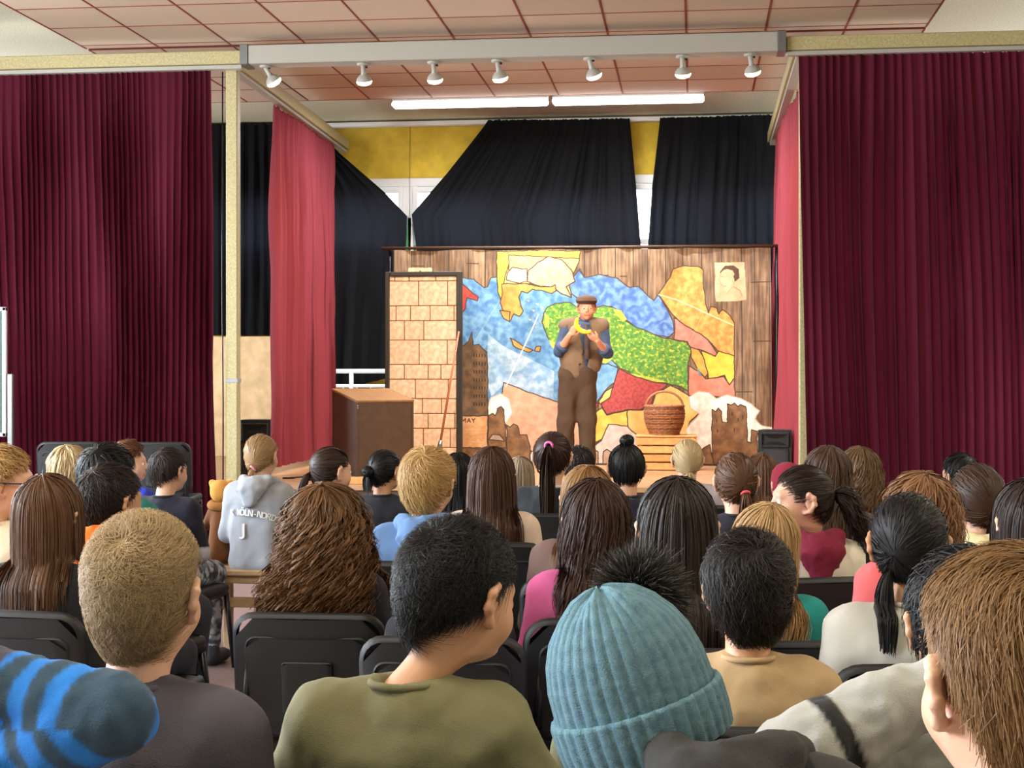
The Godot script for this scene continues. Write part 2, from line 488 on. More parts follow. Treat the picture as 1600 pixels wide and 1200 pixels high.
# ------------------------------------------------------------------ beams, posts, lamps
func make_rig():
	var D := 12.5
	var o = base("lighting_beam", Vector3(-1.5, 4.1, -D))
	var st := flat_st()
	box(st, Vector3(0, 0, 0), Vector3(4.34, 0.155, 0.2), 0.006)
	build(st, "casing", M.white_metal, o)
	for s in [-1, 1]:
		var e := flat_st()
		box(e, Vector3(s * 2.2, 0, 0), Vector3(0.07, 0.17, 0.22), 0.006)
		build(e, "end_cap", M.grey_metal, o)
	tag(o, "long white metal lighting beam across the stage opening", "beam")
	for s in [[-8.0, -3.74, "cream wooden beam carrying the left maroon curtain"], [0.74, 5.0, "cream wooden beam carrying the right maroon curtain"]]:
		var b = base("curtain_beam", Vector3((s[0] + s[1]) / 2, 4.09, -D))
		var q := flat_st()
		box(q, Vector3.ZERO, Vector3(s[1] - s[0], 0.11, 0.12), 0.005)
		build(q, "timber", M.cream_wood, b)
		var r := flat_st()
		box(r, Vector3(0, -0.075, 0), Vector3(s[1] - s[0], 0.035, 0.07), 0.004)
		build(r, "curtain_rail", M.white_metal, b)
		tag(b, s[2], "beam")
	for s in [[-3.86, -3.98, "cream wooden rail beam running back above the red side curtain on the left"], [0.86, 0.88, "cream wooden rail beam running back above the red side curtain on the right"]]:
		var p0 := Vector3(s[0], 4.09, -12.6)
		var p1 := Vector3(s[1], 4.09, -17.3)
		var b = base("side_rail_beam", (p0 + p1) / 2, atan2(p0.x - p1.x, p0.z - p1.z))
		var q := flat_st()
		box(q, Vector3.ZERO, Vector3(0.12, 0.11, 4.7), 0.005)
		build(q, "timber", M.cream_wood, b)
		var r := flat_st()
		box(r, Vector3(0, -0.072, 0), Vector3(0.07, 0.03, 4.7), 0.004)
		build(r, "curtain_rail", M.white_metal, b)
		tag(b, s[2], "beam")
	for s in [[-3.86, "cream square post at the left side of the stage opening"], [0.90, "cream square post half hidden by the right maroon curtain"]]:
		var p = base("stage_post", Vector3(s[0], 0, -12.62))
		var q := flat_st()
		box(q, Vector3(0, 2.02, 0), Vector3(0.10, 4.04, 0.10), 0.008)
		build(q, "timber", M.cream_wood, p)
		if s[0] < 0:
			var t := flat_st()
			box(t, Vector3(0, 1.395, 0), Vector3(0.106, 0.035, 0.106), 0.002)
			build(t, "tape_band", mat(rgb(150, 150, 146), 0.5), p)
			var w := smooth_st()
			tube(w, [Vector3(-0.085, 0.05, 0.02), Vector3(-0.08, 1.2, 0.03), Vector3(-0.09, 2.2, 0.02), Vector3(-0.085, 4.0, 0.02)], 0.006, 6)
			build(w, "cable", M.black_metal, p)
		tag(p, s[1], "post")
	# reflector lamps under the beam
	var xy := [[415, 122, 0.5], [567, 120, 0.0], [677, 120, 0.05], [777, 117, 0.15], [921, 112, 0.3], [1066, 107, 0.05], [1172, 103, 0.2]]
	var words := ["leftmost reflector lamp under the white beam, tilted beside the post", "second reflector lamp from the left under the white beam", "third reflector lamp from the left under the white beam", "middle reflector lamp under the white beam", "fifth reflector lamp from the left under the white beam", "second reflector lamp from the right under the white beam", "rightmost reflector lamp under the white beam, beside the right curtain"]
	for i in 7:
		var p := at(xy[i][0], 101, D)
		var l = base("reflector_lamp", Vector3(p.x, 4.022, -D))
		var tl: float = xy[i][2]
		var pl := smooth_st()
		lathe(pl, [Vector2(0, 0), Vector2(0.05, 0), Vector2(0.05, -0.014), Vector2(0.02, -0.02), Vector2(0, -0.02)], 16)
		build(pl, "mount_plate", M.white_metal, l)
		var t := Transform3D(Basis(Vector3.FORWARD, -tl) * Basis(Vector3.RIGHT, 0.42), Vector3(0, -0.02, 0))
		var ar := smooth_st()
		lathe(ar, [Vector2(0, 0.01), Vector2(0.018, 0.01), Vector2(0.02, -0.06), Vector2(0.026, -0.075), Vector2(0, -0.075)], 12, t)
		build(ar, "arm", M.white_metal, l)
		var kn := flat_st()
		box(kn, t * Vector3(0.03, -0.012, 0.0), Vector3(0.018, 0.016, 0.018), 0.003)
		build(kn, "knob", M.black_metal, l)
		var sh := smooth_st()
		lathe(sh, [Vector2(0.022, -0.07), Vector2(0.045, -0.085), Vector2(0.062, -0.108), Vector2(0.066, -0.122)], 20, t)
		build(sh, "housing", M.white_metal, l)
		var bl := smooth_st()
		lathe(bl, [Vector2(0.064, -0.120), Vector2(0.066, -0.135), Vector2(0.056, -0.152), Vector2(0.03, -0.163), Vector2(0, -0.166)], 20, t)
		build(bl, "bulb", M.bulb, l)
		tag(l, words[i], "stage lamp", "reflector lamps under the lighting beam")
		var s := SpotLight3D.new()
		s.name = "lamp_beam"
		s.light_color = Color(1.0, 0.92, 0.80)
		s.light_energy = 4.4
		s.spot_range = 30.0
		s.spot_attenuation = 2.0
		s.spot_angle = 52.0
		s.spot_angle_attenuation = 0.8
		s.light_size = 0.06
		s.shadow_enabled = true
		l.add_child(s)
		var from: Vector3 = t * Vector3(0, -0.20, 0)
		var tgt: Vector3 = Vector3(-1.3 + (i - 3) * 0.45, 1.2, -15.9) - l.position
		s.look_at_from_position(from + l.position, tgt + l.position, Vector3.UP)
	# two fluorescent fittings behind the tile field
	for k in 2:
		var a := at([612, 862][k], [157, 150][k], 15.52)
		var b := at([858, 1102][k], [151, 145][k], 15.52)
		var f = base("fluorescent_light", Vector3((a.x + b.x) / 2, 4.215, -15.52))
		var h := flat_st()
		box(h, Vector3(0, 0.115, 0), Vector3(b.x - a.x - 0.02, 0.175, 0.10), 0.006)
		build(h, "housing", M.white_metal, f)
		var d := flat_st()
		box(d, Vector3(0, 0.0, 0), Vector3(b.x - a.x - 0.02, 0.06, 0.15), 0.02)
		build(d, "diffuser", M.tube_light, f)
		tag(f, ["long fluorescent light at the back of the tiled ceiling, left one of two", "long fluorescent light at the back of the tiled ceiling, right one of two"][k], "ceiling light", "fluorescent lights above the stage")
		area_light("fluorescent_glow", Vector3(f.position.x, 4.17, -15.52), Vector3.DOWN, Vector2(b.x - a.x - 0.05, 0.14), Color(0.93, 0.96, 1.0), 16.0)

# ------------------------------------------------------------------ curtains
func along(pts: Array, t: float) -> Vector3:
	var x := t * (pts.size() - 1)
	var i := mini(int(x), pts.size() - 2)
	return (pts[i] as Vector3).lerp(pts[i + 1], x - i)

# left and right edges are lists of points from top to bottom; folds run down between them
func curtain(called, L: Array, R: Array, folds: float, amp: float, m, sd: int, nrm := Vector3(0, 0, 1), nv := 40, sag := 0.0, gather := -1.0):
	var nz := FastNoiseLite.new()
	nz.seed = sd
	nz.frequency = 1.0
	nz.fractal_octaves = 2
	var nu := int(folds * 7)
	var V := PackedVector3Array()
	var I := PackedInt32Array()
	for j in nv + 1:
		var v := float(j) / nv
		var a: Vector3 = along(L, v)
		var b: Vector3 = along(R, v)
		var w := (b - a).length()
		for i in nu + 1:
			var u := float(i) / nu
			var uu := u + nz.get_noise_2d(u * 3.0, v * 0.3 + 7.0) * 0.03
			var ph := uu * folds * TAU + nz.get_noise_2d(u * 9.0, 3.0) * 2.6
			var aa: float = amp * (0.45 + 0.55 * smoothstep(0.0, 0.25, v)) * (0.65 + 0.6 * nz.get_noise_2d(u * 6.0, 20.0 + v))
			if gather >= 0.0: aa *= 1.0 - 0.6 * exp(-pow((v - gather) / 0.12, 2))
			var off := sin(ph) * aa + sin(ph * 2.3 + 1.0) * aa * 0.22 + nz.get_noise_2d(u * 2.5, v * 2.0) * amp * 0.6
			var p := a.lerp(b, u) + nrm * off + (b - a).normalized() * cos(ph) * aa * 0.35
			p.y -= sag * sin(u * PI) * w * smoothstep(0.15, 0.7, v)
			if j == 0: p.y += 0.012 * absf(sin(ph * 1.5)) + 0.01 * nz.get_noise_2d(u * 40.0, 0.0)
			V.append(p)
	for j in nv:
		for i in nu:
			var q := j * (nu + 1) + i
			I.append_array([q, q + 1, q + nu + 2, q, q + nu + 2, q + nu + 1])
	return node(called, indexed(V, I), m)

func indexed(V: PackedVector3Array, I: PackedInt32Array, C := PackedColorArray(), U := PackedVector2Array()) -> ArrayMesh:
	var N := PackedVector3Array()
	N.resize(V.size())
	for i in range(0, I.size(), 3):
		var a := V[I[i]]
		var n := (V[I[i + 2]] - a).cross(V[I[i + 1]] - a)
		N[I[i]] += n; N[I[i + 1]] += n; N[I[i + 2]] += n
	for i in N.size(): N[i] = N[i].normalized()
	var arr := []
	arr.resize(Mesh.ARRAY_MAX)
	arr[Mesh.ARRAY_VERTEX] = V
	arr[Mesh.ARRAY_NORMAL] = N
	arr[Mesh.ARRAY_INDEX] = I
	if C.size(): arr[Mesh.ARRAY_COLOR] = C
	if U.size(): arr[Mesh.ARRAY_TEX_UV] = U
	var me := ArrayMesh.new()
	me.add_surface_from_arrays(Mesh.PRIMITIVE_TRIANGLES, arr)
	return me

func line(pxs: Array, depth: float) -> Array:
	var o := []
	for p in pxs: o.append(at(p[0], p[1], depth))
	return o

func make_curtains():
	var D := 12.52
	tag(curtain("front_curtain", [Vector3(-7.6, 3.99, -D), Vector3(-7.6, 0.04, -D)], [at(328, 110, D), Vector3(at(333, 500, D).x, 2.0, -D), Vector3(at(340, 800, D).x, 0.04, -D)], 62, 0.045, M.maroon, 11), "dark maroon pleated curtain left of the stage", "curtain")
	tag(curtain("front_curtain", [at(1248, 88, D), Vector3(at(1256, 500, D).x, 2.0, -D), Vector3(at(1262, 800, D).x, 0.04, -D)], [Vector3(4.8, 3.99, -D), Vector3(4.8, 0.04, -D)], 56, 0.045, M.maroon, 23), "dark maroon pleated curtain right of the stage", "curtain")
	tag(curtain("side_curtain", [Vector3(-3.94, 4.0, -14.15), Vector3(-3.94, STAGE + 0.07, -14.05)], [Vector3(-3.97, 4.0, -16.75), Vector3(-3.97, STAGE + 0.07, -16.85)], 15, 0.055, M.red_cloth, 31, Vector3(1, 0, 0)), "bright red side curtain hanging left of the lectern", "curtain")
	tag(curtain("side_curtain", [Vector3(0.93, 4.0, -14.0), Vector3(0.93, STAGE + 0.07, -14.0)], [Vector3(0.90, 4.0, -16.9), Vector3(0.82, STAGE + 0.07, -16.9)], 15, 0.055, M.red_cloth, 37, Vector3(1, 0, 0)), "bright red side curtain behind the right maroon curtain", "curtain")
	D = 17.5
	tag(curtain("black_curtain", line([[300, 196], [300, 400], [300, 524]], D), line([[425, 194], [425, 400], [425, 524]], D), 7, 0.04, M.black_cloth, 41), "black curtain behind the cream post above the birch panel", "curtain")
	tag(curtain("black_curtain", line([[455, 205], [440, 320], [430, 450], [430, 585]], D), line([[522, 232], [600, 300], [636, 338], [632, 400], [628, 470], [622, 585]], D), 7, 0.05, M.black_cloth, 43, Vector3(0, 0, 1), 50, 0.10, 0.4), "black curtain pulled aside in a swag above the handrail", "curtain")
	tag(curtain("black_curtain", line([[762, 189], [700, 268], [643, 335], [650, 390], [670, 480], [680, 620]], D), line([[984, 186], [994, 290], [1002, 390], [1004, 480], [1004, 620]], D), 17, 0.05, M.black_cloth, 47, Vector3(0, 0, 1), 50, 0.03, 0.4), "wide black curtain in the middle, its left corner tied back", "curtain")
	tag(curtain("black_curtain", line([[1031, 185], [1018, 290], [1011, 390], [1012, 620]], D), line([[1226, 180], [1230, 290], [1232, 400], [1236, 700]], D), 12, 0.05, M.black_cloth, 53), "black curtain to the right behind the map backdrop", "curtain")
	# green and white cloth showing through the gap between the tied curtains
	var fl = null
	var a := at(640, 340, 17.62)
	for k in 2:
		var s := flat_st()
		prism(s, PackedVector2Array([Vector2(-0.02 + 0.0, 0.0), Vector2(0.02, 0.0), Vector2(0.07 if k else 0.0, -0.95), Vector2(0.0 if k else -0.09, -0.95)]), 0.01, Transform3D(Basis(), a))
		if k == 0:
			var o = base("hanging_flag")
			tag(o, "green and white cloth hanging in the gap between tied black curtains", "flag")
			var cd := smooth_st()
			tube(cd, [a, Vector3(a.x, 4.36, -17.66)], 0.003, 5)
			build(cd, "cord", M.black_metal, o)
			build(s, "green_strip", mat(rgb(60, 130, 80), 0.8), o)
			fl = o
		else: build(s, "white_strip", M.white, fl)

# ------------------------------------------------------------------ the painted cloth
const BX0 := 612.0
const BX1 := 1208.0
const BY0 := 386.0
const BY1 := 727.0
const BK := 2.0
var pic: Image
var pnoise := FastNoiseLite.new()

func paint(poly: Array, c: Color, c2: Color, freq := 0.03, outline := Color(0.25, 0.17, 0.12), lw := 1.0, swirl := 0.0, fleck := 0.0):
	c = c.lerp(Color.WHITE * c.get_luminance(), 0.16)
	c2 = c2.lerp(Color.WHITE * c2.get_luminance(), 0.16)
	var P := PackedVector2Array()
	for i in range(0, poly.size(), 2): P.append(Vector2((poly[i] - BX0) * BK, (poly[i + 1] - BY0) * BK))
	# hand-drawn edges: split and jitter
	var Q := PackedVector2Array()
	for i in P.size():
		var a := P[i]
		var b := P[(i + 1) % P.size()]
		var n := maxi(1, int(a.distance_to(b) / 9.0))
		for k in n:
			var p := a.lerp(b, float(k) / n)
			if lw > 0.0: p += Vector2(pnoise.get_noise_2d(p.x * 2.2, p.y * 2.2), pnoise.get_noise_2d(p.x * 2.2 + 500.0, p.y * 2.2)) * 3.0
			Q.append(p)
	var W := pic.get_width()
	var H := pic.get_height()
	var y0 := 1e9
	var y1 := -1e9
	for p in Q:
		y0 = minf(y0, p.y); y1 = maxf(y1, p.y)
	for y in range(maxi(0, int(y0)), mini(H - 1, int(y1)) + 1):
		var xs := []
		for i in Q.size():
			var a := Q[i]
			var b := Q[(i + 1) % Q.size()]
			if (a.y <= y) != (b.y <= y): xs.append(a.x + (y - a.y) / (b.y - a.y) * (b.x - a.x))
		xs.sort()
		for k in range(0, xs.size() - 1, 2):
			for x in range(maxi(0, int(ceil(xs[k]))), mini(W - 1, int(xs[k + 1])) + 1):
				var t := 0.0
				if swirl > 0.0:
					var w := pnoise.get_noise_2d(x * 0.8, y * 0.8) * swirl
					t = 0.5 + 0.38 * sin(w + (x * 0.02 + y * 0.05)) + 0.7 * pnoise.get_noise_2d(x * 4.0, y * 4.0)
				else:
					t = 0.5 + 1.1 * pnoise.get_noise_2d(x * freq * 90.0, y * freq * 90.0)
				var cc := c.lerp(c2, clampf(t, 0.0, 1.0))
				if fleck > 0.0: cc = cc.lerp(rgb(206, 200, 70), clampf(pnoise.get_noise_2d(x * 6.0 + 900.0, y * 7.0) * 3.0 - fleck, 0.0, 0.8))
				pic.set_pixel(x, y, cc)
	if lw > 0.0:
		for i in Q.size(): stroke(Q[i], Q[(i + 1) % Q.size()], outline, lw)

func stroke(a: Vector2, b: Vector2, c: Color, w: float):
	var n := int(a.distance_to(b)) + 1
	for k in n + 1:
		var p := a.lerp(b, float(k) / n)
		for dx in range(int(-w), int(w) + 1):
			for dy in range(int(-w), int(w) + 1):
				var x := int(p.x) + dx
				var y := int(p.y) + dy
				if x >= 0 and y >= 0 and x < pic.get_width() and y < pic.get_height():
					pic.set_pixel(x, y, pic.get_pixel(x, y).lerp(c, 0.6))
func pstroke(pts: Array, c: Color, w := 1.0):
	for i in range(0, pts.size() - 2, 2):
		stroke(Vector2((pts[i] - BX0) * BK, (pts[i + 1] - BY0) * BK), Vector2((pts[i + 2] - BX0) * BK, (pts[i + 3] - BY0) * BK), c, w)

func paint_backdrop() -> ImageTexture:
	pnoise.seed = 3
	pnoise.frequency = 0.01
	pnoise.fractal_octaves = 3
	pic = Image.create(int((BX1 - BX0) * BK), int((BY1 - BY0) * BK), false, Image.FORMAT_RGB8)
	# brown boards
	var W := pic.get_width()
	var H := pic.get_height()
	var board := []
	var x := 0
	rng.seed = 8
	while x < W:
		board.append([x, rng.randf_range(-0.05, 0.06)])
		x += rng.randi_range(38, 64)
	board.append([W + 99, 0.0])
	var bi := 0
	for px in W:
		if px >= board[bi + 1][0]: bi += 1
		var d := mini(px - board[bi][0], board[bi + 1][0] - px)
		for py in H:
			var g: float = pnoise.get_noise_2d(px * 9.0, py * 0.7) * 0.16 + board[bi][1] + pnoise.get_noise_2d(px * 1.2, py * 1.2) * 0.08
			var c := Color(0.47 + g, 0.365 + g * 0.92, 0.265 + g * 0.75)
			if d < 2: c = c.darkened(0.5)
			pic.set_pixel(px, py, c)
	for q in [[939, 428, 955, 428], [974, 430, 984, 430], [1180, 533, 1207, 533], [1151, 612, 1178, 612], [1178, 440, 1207, 440], [640, 410, 660, 410], [730, 408, 748, 408]]: pstroke(q, Color(0.24, 0.16, 0.1))
	var k := Color(0.28, 0.2, 0.15)
	var sea := rgb(112, 164, 198)
	var sea2 := rgb(66, 122, 178)
	paint([718, 431, 741, 433, 757, 447, 763, 445, 768, 430, 780, 428, 900, 442, 905, 428, 911, 416, 917, 431, 939, 426, 969, 434, 988, 448, 1003, 446, 1016, 460, 1026, 468, 1034, 458, 1046, 480, 1056, 500, 1058, 518, 1050, 526, 1030, 532, 930, 600, 930, 640, 864, 628, 830, 615, 806, 605, 792, 600, 785, 625, 718, 690], sea, sea2, 0.03, k, 1.0, 9.0)
	paint([909, 418, 917, 431, 939, 426, 969, 434, 988, 448, 1003, 446, 1016, 460, 1026, 468, 1034, 458, 1046, 480, 1056, 500, 1058, 518, 1050, 526, 1030, 522, 1000, 512, 980, 495, 960, 478, 930, 478, 912, 465, 895, 455, 888, 446], rgb(108, 152, 214), rgb(62, 104, 180), 0.03, k, 1.0, 11.0)
	paint([764, 520, 790, 540, 830, 560, 870, 580, 868, 626, 830, 614, 806, 604, 790, 600, 770, 620, 764, 600], rgb(176, 200, 218), rgb(116, 160, 200), 0.03, k, 0.0, 6.0)
	paint([722, 440, 735, 452, 748, 462, 747, 468, 730, 462, 728, 480, 721, 489], rgb(226, 62, 44), rgb(206, 46, 36))
	# countries, upper middle
	paint([778, 388, 911, 388, 908, 408, 900, 424, 893, 440, 897, 462, 880, 454, 862, 446, 828, 440, 790, 440, 785, 462, 779, 440], rgb(240, 196, 110), rgb(232, 176, 80))
	paint([778, 388, 912, 388, 909, 400, 870, 399, 820, 402, 800, 395, 794, 420, 790, 440, 786, 470, 780, 450, 778, 420], rgb(240, 196, 50), rgb(224, 172, 40))
	paint([797, 394, 862, 399, 843, 414, 827, 425, 797, 418], rgb(238, 186, 110), rgb(226, 166, 90))
	paint([827, 437, 828, 420, 843, 408, 860, 398, 880, 402, 897, 418, 903, 436, 889, 446, 897, 462, 880, 456, 868, 446, 848, 446], rgb(234, 168, 132), rgb(220, 146, 112))
	paint([796, 422, 803, 414, 826, 417, 827, 436, 815, 439, 794, 434], rgb(246, 214, 152), rgb(238, 200, 136))
	paint([787, 440, 825, 440, 850, 447, 866, 446, 872, 442, 873, 452, 866, 457, 850, 452, 836, 450, 828, 456, 818, 452, 814, 462, 820, 484, 815, 493, 806, 488, 799, 501, 790, 489, 784, 470, 788, 455], rgb(236, 158, 62), rgb(214, 128, 44))
	paint([783, 482, 800, 484, 798, 500, 788, 494], rgb(236, 158, 62), rgb(214, 128, 44))
	paint([800, 527, 812, 533, 822, 541, 836, 547, 830, 550, 815, 545, 804, 538], rgb(232, 150, 60), rgb(214, 128, 44))
	paint([840, 541, 848, 540, 846, 549, 838, 548], rgb(232, 150, 60), rgb(214, 128, 44))
	for q in [[826, 466], [840, 472], [834, 482], [848, 478], [850, 490], [828, 496], [846, 500], [838, 508]]:
		paint([q[0], q[1], q[0] + 5, q[1] + 1, q[0] + 3, q[1] + 4], rgb(232, 176, 120), rgb(224, 150, 80), 0.03, k, 0.0)
	# the big green country with yellow coasts
	var green := [860, 478, 872, 472, 895, 470, 908, 480, 930, 480, 948, 476, 963, 480, 976, 486, 983, 500, 998, 510, 1020, 518, 1040, 527, 1058, 530, 1076, 534, 1084, 546, 1079, 572, 1080, 612, 1068, 604, 1048, 600, 1024, 596, 1000, 592, 988, 582, 974, 576, 960, 562, 945, 566, 930, 562, 900, 562, 872, 548, 858, 524, 851, 502, 854, 488]
	paint(green, rgb(104, 164, 44), rgb(64, 128, 40), 0.06, k, 1.0, 0.0, 0.45)
	for q in [[962, 481, 975, 484, 984, 498, 978, 502, 968, 492], [855, 488, 862, 494, 861, 512, 854, 506], [861, 530, 870, 534, 876, 548, 866, 542], [935, 562, 950, 556, 962, 560, 950, 568], [988, 583, 1004, 586, 1026, 590, 1046, 597, 1020, 597, 1000, 593]]:
		paint(q, rgb(214, 200, 60), rgb(168, 186, 50), 0.07, k, 0.0)
	# east
	paint([1034, 458, 1051, 432, 1057, 419, 1071, 414, 1096, 416, 1104, 421, 1104, 447, 1107, 472, 1111, 489, 1115, 478, 1125, 480, 1127, 489, 1133, 482, 1145, 492, 1151, 503, 1151, 556, 1127, 550, 1111, 530, 1090, 518, 1065, 500, 1053, 487, 1043, 472], rgb(238, 160, 70), rgb(216, 122, 40), 0.04)
	paint([1058, 495, 1090, 518, 1111, 530, 1125, 553, 1120, 556, 1096, 545, 1084, 546, 1078, 534, 1058, 529, 1059, 512], rgb(222, 132, 110), rgb(204, 108, 92))
	paint([1083, 543, 1097, 546, 1104, 560, 1110, 584, 1106, 590, 1096, 580, 1084, 558], rgb(242, 170, 62), rgb(230, 148, 48))
	paint([1100, 548, 1121, 556, 1127, 548, 1151, 556, 1151, 590, 1143, 603, 1136, 586, 1112, 592, 1106, 572], rgb(250, 200, 48), rgb(238, 180, 38))
	paint([1081, 572, 1095, 580, 1108, 592, 1135, 588, 1143, 602, 1151, 590, 1151, 622, 1120, 620, 1098, 614, 1080, 620], rgb(232, 138, 108), rgb(216, 116, 90))
	paint([1092, 576, 1096, 577, 1101, 588, 1097, 587], rgb(96, 160, 160), rgb(70, 140, 150), 0.03, k, 0.0)
	paint([930, 570, 955, 568, 970, 576, 966, 598, 952, 608, 938, 626, 926, 645, 926, 590], rgb(122, 178, 214), rgb(90, 150, 202), 0.03, k, 1.0, 6.0)
	paint([938, 630, 950, 612, 962, 606, 966, 614, 955, 624, 945, 634], rgb(244, 196, 100), rgb(236, 180, 80))
	paint([972, 577, 997, 589, 1028, 597, 1048, 601, 1040, 607, 1028, 615, 1022, 632, 1003, 641, 985, 641, 952, 649, 943, 632, 957, 623, 962, 607, 966, 590], rgb(204, 76, 70), rgb(172, 54, 52), 0.08)
	paint([928, 650, 945, 638, 952, 650, 985, 642, 985, 672, 955, 664, 956, 682, 940, 690, 926, 697], rgb(248, 196, 66), rgb(234, 172, 50))
	paint([985, 642, 1008, 641, 1024, 632, 1030, 614, 1052, 603, 1066, 609, 1080, 620, 1084, 638, 1096, 646, 1082, 660, 1076, 680, 1040, 690, 1004, 682, 985, 672], rgb(246, 190, 98), rgb(236, 170, 76))
	paint([926, 633, 940, 630, 933, 642, 926, 648], rgb(222, 56, 40), rgb(200, 44, 36))
	paint([790, 598, 806, 604, 830, 614, 864, 626, 928, 642, 928, 706, 850, 716, 800, 690, 792, 660, 800, 640, 785, 622], rgb(240, 168, 132), rgb(230, 150, 114))
	# clouds
	var cl := rgb(248, 242, 230)
	var cl2 := rgb(226, 214, 198)
	paint([1080, 622, 1095, 612, 1112, 614, 1122, 624, 1140, 617, 1160, 622, 1176, 632, 1188, 642, 1182, 655, 1192, 666, 1208, 668, 1208, 727, 1060, 727, 1078, 690, 1076, 672, 1096, 648, 1084, 638], cl, cl2, 0.04, Color(0.8, 0.7, 0.6))
	paint([764, 640, 770, 622, 785, 616, 797, 624, 803, 645, 799, 656, 790, 666, 800, 690, 764, 704], cl, cl2, 0.04, Color(0.8, 0.7, 0.6))
	paint([928, 702, 944, 690, 955, 664, 985, 668, 1012, 690, 1060, 690, 1060, 727, 925, 727], rgb(222, 200, 184), rgb(200, 178, 164), 0.04)
	# towers and castles
	var br := rgb(150, 104, 60)
	var br2 := rgb(112, 76, 44)
	paint([722, 541, 734, 533, 738, 518, 741, 539, 750, 537, 754, 541, 763, 549, 765, 652, 722, 652], rgb(128, 92, 54), rgb(92, 66, 40))
	for r in 7:
		for q in 5: pstroke([742 + q * 4.4, 553 + r * 13.0, 742 + q * 4.4, 557 + r * 13.0], Color(0.16, 0.1, 0.06), 1.0)
	paint([722, 652, 764, 652, 764, 703, 722, 703], rgb(228, 172, 112), rgb(214, 150, 92))
	var ink := Color(0.36, 0.16, 0.08)
	pstroke([723, 662, 723, 656, 726, 660, 729, 656, 729, 662], ink)
	pstroke([732, 662, 734.5, 656, 737, 662], ink); pstroke([733, 660, 736, 660], ink)
	pstroke([739, 656, 741.5, 659, 744, 656], ink); pstroke([741.5, 659, 741.5, 662], ink)
	for r in 5:
		var wob := []
		for q in 12: wob.append_array([726 + q * 3.1, 670 + r * 6.5 + pnoise.get_noise_2d(q * 70.0, r * 90.0) * 5.0])
		pstroke(wob, Color(0.74, 0.42, 0.26), 0.0)
	paint([765, 704, 765, 652, 772, 647, 776, 651, 780, 640, 785, 637, 790, 642, 792, 668, 795, 704], br, br2)
	paint([795, 727, 795, 666, 800, 669, 806, 664, 812, 668, 815, 682, 826, 681, 831, 700, 831, 727], br, br2)
	paint([722, 703, 795, 703, 795, 727, 722, 727], br, br2)
	paint([766, 690, 772, 682, 784, 682, 792, 692], rgb(190, 160, 140), rgb(170, 140, 124))
	paint([1116, 727, 1116, 641, 1121, 644, 1126, 638, 1131, 644, 1132, 661, 1140, 661, 1140, 632, 1145, 634, 1150, 630, 1155, 635, 1160, 631, 1169, 636, 1170, 690, 1176, 692, 1176, 672, 1185, 675, 1187, 727], br, br2)
	for q in [[1123, 656], [1124, 672], [1147, 645], [1156, 654], [1163, 650], [1150, 670]]: pstroke([q[0], q[1], q[0], q[1] + 4], Color(0.2, 0.12, 0.07), 1.0)
	paint([1092, 727, 1100, 704, 1112, 696, 1118, 727], br, br2)
	for q in [926, 946, 962]: paint([q, 727, q, 708, q + 6, 704, q + 13, 708, q + 13, 727], rgb(188, 150, 116), rgb(168, 130, 98))
	# seams and folds drawn as pale lines, then the two drawn portraits
	pstroke([780, 470, 745, 530], Color(0.8, 0.86, 0.9), 0.0)
	pstroke([845, 490, 793, 604], Color(0.94, 0.95, 0.95), 1.0)
	pstroke([1034, 458, 1060, 466, 1104, 487, 1150, 507], Color(0.96, 0.84, 0.66), 1.0)
	pstroke([1104, 488, 1080, 540], Color(0.94, 0.8, 0.6), 0.0)
	for q in [[1121, 408, 1168, 407, 1170, 468, 1122, 470], [635, 413, 673, 412, 674, 440, 636, 440]]: paint(q, rgb(214, 176, 130), rgb(200, 160, 114), 0.03, Color(0.4, 0.3, 0.2), 0.5)
	var hd := Color(0.32, 0.22, 0.15)
	for r in 9: pstroke([1130 + r * 0.7, 424 - r * 1.0, 1138 + r, 414 + r * 0.6, 1150, 413 + r * 0.9, 1158 - r * 0.6, 419 + r, 1159 - r, 432 - r * 0.3, 1153, 437], hd, 1.0)
	pstroke([1131, 424, 1130, 430, 1127, 436, 1130, 438, 1131, 443, 1137, 446, 1140, 444], hd, 0.0)
	pstroke([1152, 437, 1150, 446, 1144, 452, 1140, 458], hd, 0.0)
	pstroke([1131, 430, 1134, 430], hd, 0.0)
	pstroke([1150, 446, 1160, 452, 1164, 462], Color(0.7, 0.5, 0.32), 1.0)
	for r in 5: pstroke([646, 428 - r, 654, 418 + r * 0.6, 664, 427 - r * 0.4], hd, 1.0)
	return ImageTexture.create_from_image(pic)

